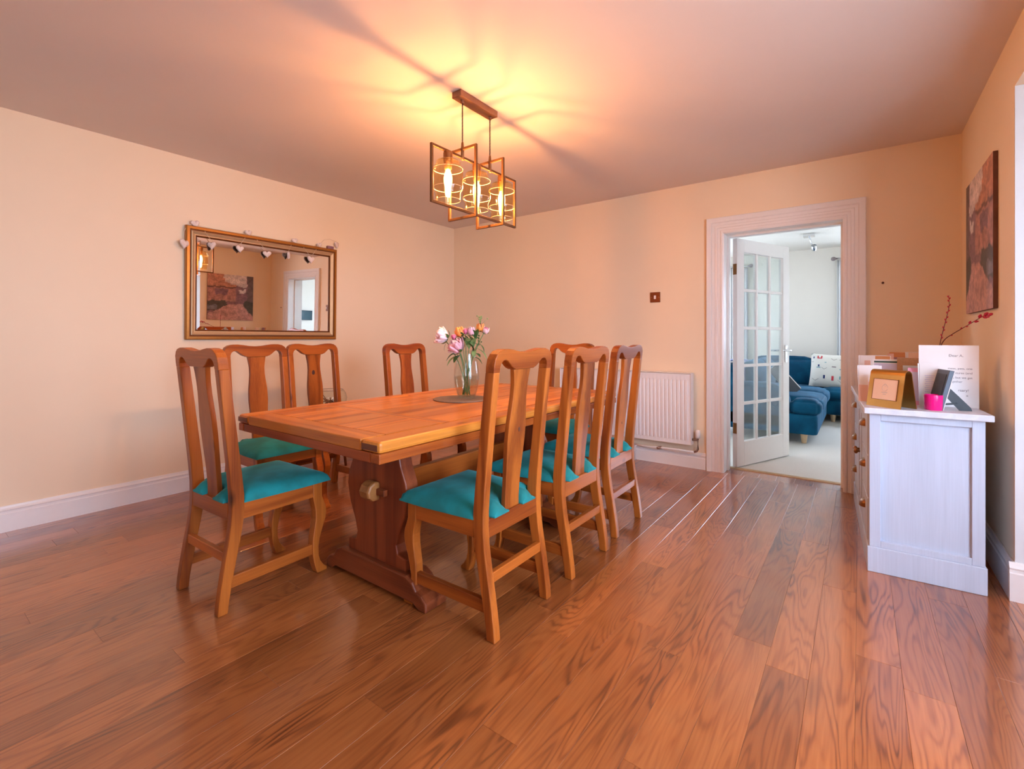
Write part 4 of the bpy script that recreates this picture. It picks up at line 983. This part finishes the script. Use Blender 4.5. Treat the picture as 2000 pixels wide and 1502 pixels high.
# red-budded twigs in a small vase behind the letter
e = tag(empty('twig_vase', (.318, 3.235, TOPZ)), 'small dark vase hidden behind the printed letter', 'vase')
G().lathe([(.001, 0), (.026, 0), (.034, .03), (.036, .07), (.026, .11), (.016, .13), (.018, .145), (.014, .145), (.012, .13), (.001, .05)], 20).build('vase_body', 'navy', e, smooth=True)
def twig(label, pts, buds):
    e = tag(empty('budded_twig', pts[0]), label, 'twig', 'red budded twigs')
    o = Vector(pts[0]); P = [Vector(p) - o for p in pts]
    # smooth path
    Q = []
    for i in range(len(P) - 1):
        p0, p1, p2, p3 = P[max(0, i - 1)], P[i], P[i + 1], P[min(len(P) - 1, i + 2)]
        for k in range(5):
            u = k / 5; Q.append(.5 * ((2 * p1) + (p2 - p0) * u + (2 * p0 - 5 * p1 + 4 * p2 - p3) * u * u + (3 * p1 - p0 - 3 * p2 + p3) * u ** 3))
    Q.append(P[-1])
    G().tube(Q, [.0024 - .0012 * i / len(Q) for i in range(len(Q))], 6).build('twig_stem', 'bark', e, smooth=True)
    n = len(Q)
    for k, (f, s) in enumerate(buds):
        i = min(n - 2, int(f * (n - 1))); d = (Q[i + 1] - Q[i]).normalized()
        side = d.cross(Vector((0, 1, 0))).normalized() * (1 if k % 2 else -1)
        ax = (d + side * .5).normalized(); q = ax.to_track_quat('Z', 'Y').to_matrix().to_4x4()
        T_ = Matrix.Translation(Q[i] + side * s * .45) @ q
        G().lathe([(.0003, -s), (s * .55, -s * .4), (s * .6, .1 * s), (s * .35, s * .8), (.0003, s * 1.2)], 8, T_, cap=False).build('bud', 'bud_red', e, smooth=True)
twig('upright red-budded twig rising above the letter', [(.318, 3.235, .86), (.325, 3.236, 1.02), (.332, 3.246, 1.085), (.345, 3.255, 1.15), (.358, 3.26, 1.215), (.366, 3.265, 1.265), (.364, 3.262, 1.315)], [(.38 + .62 * k / 13, .006) for k in range(14)])
twig('red-budded twig arching right towards the bay', [(.318, 3.235, .86), (.328, 3.235, 1.03), (.342, 3.22, 1.085), (.372, 3.19, 1.118), (.405, 3.14, 1.148), (.437, 3.09, 1.178), (.462, 3.05, 1.20), (.476, 3.01, 1.198)], [(.42, .005), (.55, .006), (.62, .006), (.68, .010), (.72, .010), (.80, .012), (.88, .013), (.91, .013), (.97, .010), (1.0, .012)])

# ------------------------------------------------------------------ vase of flowers on the table
VX, VY = -1.755, 1.955
e = tag(empty('placemat', (VX - .01, VY - .035, TZ)), 'round grey-brown mat under the glass vase', 'mat')
G().lathe([(.001, 0), (.150, 0), (.152, .002), (.152, .0045), (.150, .006), (.001, .006)], 48).build('mat_disc', 'cork', e)
vz = TZ + .006
e = tag(empty('glass_vase', (VX, VY, vz)), 'clear glass vase half full of cloudy water on the table', 'vase')
vprof = [(.042, .0), (.047, .004), (.056, .03), (.066, .07), (.070, .11), (.068, .15), (.061, .20), (.054, .24), (.050, .262)]
G().lathe([(.001, .006)] + [(r - .003, z + .006) for r, z in vprof[:1]] + [], 32).build('vase_foot', 'glass', e) if False else None
ov = [(.001, .001)] + vprof + [(.0475, .262)] + [(r - .003, z) for r, z in reversed(vprof[1:-1])] + [(.001, .012)]
G().lathe(ov, 40, cap=False).build('vase_wall', 'glass', e, smooth=True)
G().lathe([(.001, .013), (.046, .013), (.053, .032), (.063, .07), (.0665, .108), (.0660, .118), (.001, .118)], 32, cap=False).build('water', 'water', e, smooth=True)
def petals(g, c, r, n, rings, squash=1.0, seed=0, openness=1.0):
    """layers of cupped petals wrapped round a ball; outer layers open further"""
    rnd = random.Random(seed)
    for k in range(rings):
        f = (k + 1) / rings; m_ = max(4, int(n * (.45 + .55 * f))); rr0 = r * (.45 + .55 * f)
        for i in range(m_):
            rr = rr0 * rnd.uniform(.88, 1.10)
            a0 = 2 * math.pi * (i + .5 * (k % 2)) / m_ + rnd.uniform(-.2, .2)
            end = (.06 + .40 * f * openness + rnd.uniform(-.09, .09)) * math.pi; wid = 1.05 * math.pi / m_ * rnd.uniform(.9, 1.25)
            vs = []
            for u in range(6):
                uu = u / 5; ph = math.pi * .93 + (end - math.pi * .93) * uu
                flare = rr * (1 + .30 * max(0, uu - .7) / .3 * f * openness)
                for v_ in range(-2, 3):
                    w_ = wid * math.sin(math.pi * (.15 + .72 * uu)) * v_ / 2
                    q = flare * (1 - .05 * abs(v_)) * (1 + .04 * math.sin(v_ * 2.1 + i * 1.7 + k) * (uu > .7))
                    vs.append((c[0] + q * math.sin(ph) * math.cos(a0 + w_), c[1] + q * math.sin(ph) * math.sin(a0 + w_), c[2] + q * squash * math.cos(ph)))
            g.add(vs, [(u * 5 + v_, u * 5 + v_ + 1, (u + 1) * 5 + v_ + 1, (u + 1) * 5 + v_) for u in range(5) for v_ in range(4)])
    return g
def leafm(g, base_, tip, w, curl=.2):
    b_, t_ = Vector(base_), Vector(tip); d = t_ - b_; sd = d.cross(Vector((0, 0, 1)));
    if sd.length < 1e-4: sd = Vector((1, 0, 0))
    sd.normalize(); nr = sd.cross(d).normalized(); vs = []
    for i in range(7):
        u = i / 6; ww = w * math.sin(math.pi * (u * .92 + .04)) ** .8
        c = b_ + d * u + nr * (curl * d.length * math.sin(math.pi * u))
        vs += [tuple(c - sd * ww + nr * ww * .3), tuple(c), tuple(c + sd * ww + nr * ww * .3)]
    g.add(vs, [(i * 3 + k, i * 3 + k + 1, (i + 1) * 3 + k + 1, (i + 1) * 3 + k) for i in range(6) for k in range(2)]); return g
def flower(label, head, foot, bloom, r, leaves=(), kind='peony', mats=('petal',), face=(0, 0, 1), seed=1, cat='flower'):
    e = tag(empty('cut_flower', (VX, VY, vz)), label, cat, 'cut flowers in the glass vase')
    o = Vector((VX, VY, vz)); Hd = Vector(head) - o; F_ = Vector(foot)
    neck = Vector((Hd.x * .22, Hd.y * .22, .255)); 
    if neck.to_2d().length > .034: neck.x, neck.y = [q * .034 / neck.to_2d().length for q in (neck.x, neck.y)]
    pts = []
    for k in range(13):
        u = k / 12
        pts.append((1 - u) ** 2 * F_ + 2 * u * (1 - u) * (neck * 1.0 + Vector((0, 0, -.02))) + u * u * Hd)
    G().tube(pts, .0024, 6).build('flower_stem', 'stem', e, smooth=True)
    fd = Vector(face).normalized(); q = fd.to_track_quat('Z', 'Y').to_matrix().to_4x4()
    T_ = Matrix.Translation(Hd) @ q
    if kind == 'peony':
        g = petals(G(), (0, 0, 0), r, 11, 4, seed=seed); bo = G().add(g.v, g.f, T_).build('bloom', mats[0], e, smooth=True)
        g = petals(G(), (0, 0, r * .25), r * .62, 8, 2, seed=seed + 5); G().add(g.v, g.f, T_).build('inner_petals', mats[-1], bo, smooth=True)
    elif kind == 'cup':
        g = petals(G(), (0, 0, -r * .1), r * .9, 7, 3, squash=1.15, seed=seed, openness=.55); bo = G().add(g.v, g.f, T_).build('bloom', mats[0], e, smooth=True)
        g = petals(G(), (0, 0, r * .2), r * .55, 5, 2, squash=1.15, seed=seed + 3, openness=.35); G().add(g.v, g.f, T_).build('inner_petals', mats[-1], bo, smooth=True)
    elif kind == 'spray':
        rnd = random.Random(seed); g = G(); bo = None
        for k in range(9):
            p = Vector((rnd.uniform(-1, 1), rnd.uniform(-1, 1), rnd.uniform(-.2, 1.2))) * r
            g.tube([tuple(Hd - Vector((0, 0, r * .6))), tuple(Hd + p)], .0008, 4); g.sphere(tuple(Hd + p), .0045, 6, 4)
        g.build('seed_spray', mats[0], e, smooth=True)
    if kind in ('peony', 'cup'):
        g = G()
        for k in range(4):
            a = k * math.pi / 2 + seed; leafm(g, (0, 0, -r * 1.0), (r * 1.05 * math.cos(a), r * 1.05 * math.sin(a), -r * .55), r * .2, -.2)
        G().add(g.v, g.f, T_).build('sepals', 'leaf', e, smooth=True)
    for k, (u, dx, dy, dz, w) in enumerate(leaves):
        p = Vector(pts[int(u * 12)])
        leafm(G(), p, p + Vector((dx, dy, dz)), w, .12).build('leaf', 'leaf' if k % 3 != 1 else 'leaf_pale', e, smooth=True)
flower('pale pink peony leaning out furthest left of the vase', (-1.872, 1.872, 1.112), (.012, -.008, .016), 'p', .044, [(.9, -.01, -.01, -.05, .008), (.92, .04, .01, .02, .008)], mats=('petal_pale', 'petal'), face=(-.6, -.5, .35), seed=2)
flower('large pink peony resting on the left of the vase rim', (-1.795, 1.905, 1.058), (-.015, .01, .016), 'p', .046, [(.75, -.05, -.05, -.05, .020), (.7, -.07, -.03, -.06, .018), (.72, .0, -.05, -.04, .016), (.9, -.02, -.04, .03, .010)], mats=('petal', 'petal_pale'), face=(-.3, -.5, .6), seed=3)
flower('small deep pink bud between the two peonies', (-1.818, 1.918, 1.105), (.02, .006, .016), 'b', .017, [], 'cup', ('petal_deep', 'petal'), (-.3, -.2, 1), 4)
flower('apricot orange rose at the top left of the bunch', (-1.792, 1.938, 1.135), (.0, .02, .016), 'o', .030, [(.85, .02, -.02, .04, .012)], 'cup', ('petal_orange', 'petal_yellow'), (-.2, -.3, 1), 5)
flower('small salmon bloom beside the apricot rose', (-1.763, 1.953, 1.138), (-.01, .015, .016), 's', .020, [(.8, .0, -.03, .04, .012)], 'cup', ('petal_deep', 'petal_pale'), (0, -.3, 1), 6)
flower('round pink peony bud at the centre top of the bunch', (-1.735, 1.968, 1.138), (.015, -.01, .016), 'c', .027, [(.85, .01, -.03, -.03, .020), (.7, .02, -.04, .06, .018), (.78, -.02, -.03, .05, .016)], 'cup', ('petal', 'petal_pale'), (.1, -.3, 1), 7)
flower('orange bloom high on the right of the bunch', (-1.698, 2.002, 1.158), (-.02, -.012, .016), 'r', .025, [(.85, .02, -.01, .04, .012), (.7, .03, -.02, .05, .013)], 'cup', ('petal_orange', 'petal_deep'), (.2, -.2, 1), 8)
flower('pink and white bloom furthest right in the bunch', (-1.672, 2.02, 1.142), (-.024, .0, .016), 'q', .022, [(.8, .03, .01, -.05, .010), (.7, .055, .02, -.06, .013), (.65, .04, .0, -.02, .014)], 'cup', ('petal_pale', 'petal_deep'), (.5, -.2, .9), 9)
flower('feathery green spray at the top right of the bunch', (-1.695, 2.002, 1.185), (.0, -.02, .016), 'g', .030, [(.75, .01, -.03, .05, .016), (.68, -.01, -.035, .05, .016)], 'spray', ('leaf_pale',), seed=10, cat='foliage')
flower('loose green sprig hanging right of the vase rim', (-1.690, 1.985, 1.075), (.03, -.01, .05), 'g', .032, [(.62, .05, .02, -.04, .012), (.8, .01, -.02, -.04, .013), (.7, -.02, -.03, .06, .018)], 'spray', ('leaf',), seed=11, cat='foliage')

# ------------------------------------------------------------------ glass bowl on a stand by the left wall
st = tag(empty('plant_stand', (-3.66, 2.335, 0)), 'low dark wooden stand by the mirror wall behind the chairs', 'stand')
G().lathe([(.001, .45), (.155, .45), (.16, .455), (.16, .47), (.155, .475), (.001, .475)], 32).build('stand_top', 'wood_stand', st)
for k in range(3):
    a = 2 * math.pi * k / 3 + .5
    G().tube([(.09 * math.cos(a), .09 * math.sin(a), .45), (.14 * math.cos(a), .14 * math.sin(a), 0.006)], [.014, .011], 8).build('leg', 'wood_stand', st, smooth=True)
e = tag(empty('glass_bowl', (-3.66, 2.335, .475)), 'round clear glass bowl of dried stems beyond the mirror-side chairs', 'bowl')
pr = [(.001, .001), (.06, .002), (.10, .025), (.130, .07), (.136, .11), (.126, .15), (.105, .178)]
G().lathe(pr + [(r - .003, z) for r, z in reversed(pr[2:])] + [(.058, .006), (.001, .005)], 40, cap=False).build('bowl_wall', 'glass', e, smooth=True)
G().tube([(.104 * math.cos(2 * math.pi * k / 40), .104 * math.sin(2 * math.pi * k / 40), .178) for k in range(41)], .002, 6).build('bowl_rim', plain('dark_rim', (.28, .20, .18), .3), e, smooth=True)
rnd = random.Random(4); g = G()
for k in range(14):
    a, b_ = rnd.uniform(0, 6.28), rnd.uniform(0, 6.28)
    g.tube([(.08 * math.cos(a), .08 * math.sin(a), rnd.uniform(.03, .06)), (.03 * math.cos(b_), .03 * math.sin(b_), rnd.uniform(.06, .1)), (.085 * math.cos(b_), .085 * math.sin(b_), rnd.uniform(.06, .13))], .004, 5)
o = g.build('dried_stems', 'dried', e, smooth=True); o['kind'] = 'stuff'

# ------------------------------------------------------------------ the room beyond: corner sofa, cushions, curtain, light, screen
def rbox(x0, x1, y0, y1, z0, z1, r=.04, puff=.0, n=8):
    """soft box: subdivided cube with rounded corners and puffed faces"""
    g = G(); c = Vector(((x0 + x1) / 2, (y0 + y1) / 2, (z0 + z1) / 2)); h = Vector(((x1 - x0) / 2, (y1 - y0) / 2, (z1 - z0) / 2)); idx = {}
    def vert(i, j, k):
        if (i, j, k) in idx: return idx[(i, j, k)]
        u = Vector((2 * i / n - 1, 2 * j / n - 1, 2 * k / n - 1)); s = [math.sin(q * math.pi / 2) if abs(q) < 1 else q for q in u]
        p = Vector([s[a] * h[a] for a in range(3)]); q = Vector([max(-(h[a] - r), min(h[a] - r, p[a])) for a in range(3)]); d = p - q
        if d.length > 1e-6: p = q + d.normalized() * min(r, d.length * 1.0) if d.length > r else p
        if puff:
            for a in range(3):
                if abs(abs(u[a]) - 1) < 1e-6:
                    o_ = [b2 for b2 in range(3) if b2 != a]; p[a] += math.copysign(puff, u[a]) * (1 - u[o_[0]] ** 2) * (1 - u[o_[1]] ** 2)
        idx[(i, j, k)] = len(g.v); g.v.append(tuple(c + p)); return idx[(i, j, k)]
    for a in range(n):
        for b2 in range(n):
            for e_ in (0, n):
                for f in (lambda p, q, w: (p, q, w), lambda p, q, w: (p, w, q), lambda p, q, w: (w, p, q)):
                    g.f.append(tuple(vert(*f(p, q, e_)) for p, q in ((a, b2), (a + 1, b2), (a + 1, b2 + 1), (a, b2 + 1))))
    return g
sa = tag(empty('sofa', (-.85, 6.5, 0)), 'blue velvet sofa with rolled arm nearest the open door', 'sofa', 'blue velvet sofas')
def S(par, o, name, mat, *a, **k):
    x0, x1, y0, y1, z0, z1 = a
    return rbox(x0 - o[0], x1 - o[0], y0 - o[1], y1 - o[1], z0, z1, **k).build(name, mat, par, smooth=True)
oA = (-.85, 6.5)
S(sa, oA, 'base', 'blue', -1.30, -.345, 5.66, 7.30, .10, .315, r=.03)
S(sa, oA, 'seat_cushion', 'blue', -1.08, -.325, 5.90, 6.66, .30, .455, r=.06, puff=.025)
S(sa, oA, 'seat_cushion', 'blue', -1.08, -.325, 6.67, 7.29, .30, .455, r=.06, puff=.025)
S(sa, oA, 'cushion_wing', 'blue', -.585, -.33, 5.665, 5.95, .30, .45, r=.06, puff=.02)
arm = [(-1.28, .12), (-.595, .12), (-.590, .40), (-.600, .46), (-.625, .52), (-.67, .575), (-.74, .61), (-.82, .62), (-1.28, .62)]
G().prism([(a + .85, z) for a, z in arm], 5.66 - 6.5, 5.88 - 6.5, 1).build('arm', 'blue', sa, bevel=.05, seg=4, autosm=60)
S(sa, oA, 'back', 'blue', -1.34, -1.08, 5.66, 7.30, .10, .80, r=.09)
S(sa, oA, 'back_cushion', 'blue', -1.12, -.92, 5.92, 6.66, .44, .82, r=.09, puff=.02)
S(sa, oA, 'back_cushion', 'blue', -1.12, -.92, 6.67, 7.28, .44, .82, r=.09, puff=.02)
for x_, y_ in ((-.47, 5.76), (-.47, 7.2), (-1.22, 5.76), (-1.22, 7.2)):
    G().lathe([(.022, .004), (.034, .10), (.034, .105)], 14, TR(x_ - oA[0], y_ - oA[1])).build('foot', 'pale_foot', sa, smooth=True)
oB = (.0, 7.8)
sbf = tag(empty('sofa', (.0, 7.8, 0)), 'blue velvet sofa along the far wall under the patterned cushion', 'sofa', 'blue velvet sofas')
S(sbf, oB, 'base', 'blue', -1.30, 1.05, 7.38, 8.04, .10, .30, r=.03)
for a, b_ in ((-1.28, -.43), (-.42, .31), (.32, 1.02)): S(sbf, oB, 'seat_cushion', 'blue', a, b_, 7.34, 7.90, .285, .43, r=.06, puff=.03)
S(sbf, oB, 'back', 'blue', -1.34, 1.05, 7.90, 8.06, .10, .80, r=.07)
for a, b_ in ((-1.30, -.52), (-.51, .30), (.31, 1.03)): S(sbf, oB, 'back_cushion', 'blue', a, b_, 7.78, 7.96, .42, .815, r=.08, puff=.03)
for x_, y_ in ((-.285, 7.46), (.95, 7.46), (.95, 7.98), (-1.2, 7.98)):
    G().lathe([(.022, .004), (.034, .10), (.034, .105)], 14, TR(x_ - oB[0], y_ - oB[1])).build('foot', 'pale_foot', sbf, smooth=True)
# scatter cushions
def pillow(name, w, h, th_, mat, loc, rx, rz, label, ry_=0):
    g = G(); n = 14
    def f(u, v_): return th_ / 2 * max(0, (1 - abs(u) ** 2.6)) ** .6 * max(0, (1 - abs(v_) ** 2.6)) ** .6
    for s in (-1, 1):
        for j in range(n + 1):
            for i in range(n + 1):
                u, v_ = 2 * i / n - 1, 2 * j / n - 1
                pin = 1 - .05 * (1 - abs(u) ** 2) * abs(v_) ** 2; pin2 = 1 - .05 * (1 - abs(v_) ** 2) * abs(u) ** 2
                g.v.append((u * w / 2 * pin2, s * f(u, v_), v_ * h / 2 * pin))
    m_ = (n + 1) ** 2
    for s in (0, 1):
        for j in range(n):
            for i in range(n):
                a = s * m_ + j * (n + 1) + i; g.f.append((a, a + 1, a + n + 2, a + n + 1))
    e = tag(empty(name, loc), label, 'cushion'); e.rotation_euler = (R(rx), R(ry_), R(rz))
    o = g.build('cushion_cover', mat, e, smooth=True)
    return e, f
pe, pf_ = pillow('scatter_cushion', .42, .46, .16, 'linen', (-.345, 7.62, .655), -12, -2, 'cream cushion printed with little red and navy motifs', 3)
def mark(u0, u1, v0, v1, mat, nm='printed_motif'):
    g = G(); n = 3
    for j in range(n + 1):
        for i in range(n + 1):
            u = u0 + (u1 - u0) * i / n; v_ = v0 + (v1 - v0) * j / n
            g.v.append((u * .21, -pf_(u, v_) - .0015, v_ * .23))
    for j in range(n):
        for i in range(n): a = j * (n + 1) + i; g.f.append((a, a + 1, a + n + 2, a + n + 1))
    g.build(nm, mat, pe)
def vee(u, v_, s, mat='greyprint'):
    P = [(u - s, v_ + s * .55), (u, v_ - s * .1), (u + s, v_ + s * .55)]
    pts = []
    for a, b_ in zip(P, P[1:]):
        for k in range(4): pts.append((a[0] + (b_[0] - a[0]) * k / 3, a[1] + (b_[1] - a[1]) * k / 3))
    G().tube([(a * .21, -pf_(a, b_) - .001, b_ * .23) for a, b_ in pts], .0022, 5).build('printed_motif', mat, pe)
mark(-.62, -.55, .66, .84, 'redprint'); mark(-.55, -.42, .66, .72, 'redprint'); mark(-.42, -.35, .66, .84, 'redprint')
mark(-.84, -.78, .66, .78, 'marine'); mark(-.55, -.46, .18, .30, 'marine'); mark(.72, .80, .14, .28, 'marine'); mark(-.22, -.12, -.50, -.30, 'marine'); mark(.22, .34, -.58, -.32, 'redprint')
mark(-.62, -.40, .10, .17, 'tealprint'); mark(.60, .86, .06, .12, 'tealprint'); mark(.62, .84, -.48, -.30, 'tealprint'); mark(.2, .42, .18, .24, 'greyprint'); mark(-.2, -.1, .42, .47, 'tealprint')
vee(.28, .62, .15); vee(-.2, .06, .15); vee(-.64, -.62, .18); vee(.72, -.62, .18); vee(-.86, .45, .06)
mark(.56, .74, .64, .67, 'greyprint')
pillow('scatter_cushion', .46, .36, .15, 'blue', (-.70, 7.70, .615), -14, 4, 'plain blue velvet cushion beside the printed cushion')
# laptop-like board leaning on the seat
e = tag(empty('laptop', (-.70, 6.36, .47)), 'dark grey closed laptop propped on the blue sofa seat', 'laptop')
A_, B_, D_ = Vector((-.78, 6.30, .80)), Vector((-.555, 6.37, .512)), Vector((-.88, 6.24, .66))
e1 = (B_ - A_).normalized(); e2 = (D_ - A_ - e1 * (D_ - A_).dot(e1)).normalized(); e3 = e1.cross(e2)
e.matrix_world = Matrix.Translation(A_) @ Matrix((e1, e2, e3)).transposed().to_4x4()
sg = 1 if e3.y < 0 else -1
G().box(0, .375, 0, .13, min(0, sg * .009), max(0, sg * .009)).build('lid', 'laptop', e, bevel=.003)
G().box(0, .375, -.012, .13, min(-sg * .001, -sg * .018), max(-sg * .001, -sg * .018)).build('base_half', 'white_plastic', e, bevel=.003)
# throw and garment on the sofa back
def drape(name, label, mat, x_, y0, y1, zt_, d0, d1, th_=.14, cat='throw'):
    g = G(); n = 20; m_ = 16
    for j in range(m_ + 1):
        for i in range(n + 1):
            y_ = y0 + (y1 - y0) * i / n; t = j / m_; wob = .008 * math.sin(i * 1.7 + j * .5)
            total = d0 + th_ + d1; s = t * total
            if s < d0: p = (-th_ / 2 - .012 + wob, y_, -(d0 - s))
            elif s < d0 + th_: p = (-th_ / 2 + (s - d0), y_, .014 + .02 * math.sin(math.pi * (s - d0) / th_) + abs(wob))
            else: p = (th_ / 2 + .012 + wob, y_, -(s - d0 - th_))
            g.v.append(p)
    for j in range(m_):
        for i in range(n): a = j * (n + 1) + i; g.f.append((a, a + 1, a + n + 2, a + n + 1))
    e = tag(empty(name, (x_, 0, zt_)), label, cat); o = g.build('cloth', mat, e, smooth=True)
    sdf = o.modifiers.new('thick', 'SOLIDIFY'); sdf.thickness = .006
    return e
drape('striped_throw', 'navy and white striped throw over the sofa back behind the door panes', 'throw', -1.21, 5.80, 6.35, .80, .30, .22, .27)
drape('pink_garment', 'pink garment over the sofa arm behind the door panes', 'pink', -.95, 5.64, 5.90, .62, .0, .0, .20, 'garment') if False else None
# curtains with a pole
def curtain(name, label, x0, x1, y_, z0, z1):
    e = tag(empty(name, ((x0 + x1) / 2, y_, z0)), label, 'curtain'); c = (x0 + x1) / 2; n = 60; g = G()
    for j in range(9):
        for i in range(n + 1):
            x_ = x0 + (x1 - x0) * i / n; k = 1 - .25 * j / 8
            g.v.append((x_ - c, .032 * math.sin(i * .85) * k, (z1 - z0) * j / 8))
    for j in range(8):
        for i in range(n): a = j * (n + 1) + i; g.f.append((a, a + 1, a + n + 2, a + n + 1))
    o = g.build('curtain_cloth', 'curtain', e, smooth=True); sd = o.modifiers.new('thick', 'SOLIDIFY'); sd.thickness = .004
    return e
curtain('curtain', 'white striped curtain at the right of the lounge far wall', -.262, .12, 8.125, .18, 2.20)
curtain('curtain', 'pale striped curtain seen through the door panes', -1.80, -1.42, 8.125, .18, 2.20)
def pole(label, x0, x1):
    e = tag(empty('curtain_pole', ((x0 + x1) / 2, 8.125, 2.225)), label, 'curtain pole'); c = (x0 + x1) / 2
    G().tube([(x0 - c, 0, 0), (x1 - c, 0, 0)], .014, 12).build('pole', 'chrome', e, smooth=True)
    for s, a in ((-1, x0), (1, x1)):
        G().lathe([(.012, 0), (.024, .012), (.030, .035), (.022, .055), (.001, .062)], 14, TR(a - c, 0, 0, ry=R(90) * s)).build('finial', 'greyprint', e, smooth=True)
    for a in (x0 + .08, x1 - .08): G().box(a - c - .008, a - c + .008, 0, .075, -.01, .01).build('pole_bracket', 'chrome', e)
pole('curtain pole with grey finial above the right lounge window', -.275, 2.0)
pole('curtain pole above the left lounge window', -3.4, -1.40)
# ceiling spot bar
e = tag(empty('ceiling_spotlight', (-.515, 6.97, H)), 'small chrome spot bar on the lounge ceiling', 'lamp')
G().box(-.06, .06, -.06, .06, -.035, 0).build('ceiling_box', 'chrome', e, bevel=.003)
G().tube([(0, 0, -.03), (.02, .02, -.10), (.045, .05, -.16)], .008, 8).build('arm', 'chrome', e, smooth=True)
G().lathe([(.012, -.04), (.026, -.03), (.030, .03), (.028, .035), (.022, .02), (.001, .018)], 16, TR(.05, .05, -.17, rx=R(40))).build('spot_head', 'chrome', e, smooth=True)
# screen on the lounge side wall, seen only in the mirror
e = tag(empty('wall_screen', (OXR, 5.90, 1.29)), 'dark screen on the lounge wall seen in the mirror', 'television')
G().box(-.05, -.018, -.15, .15, 0, .22).build('screen_body', 'black', e, bevel=.004)
G().box(-.052, -.05, -.138, .138, .012, .208).build('screen_glass', 'screen', e)
G().box(-.018, 0, -.05, .05, .06, .16).build('wall_mount', 'black', e)
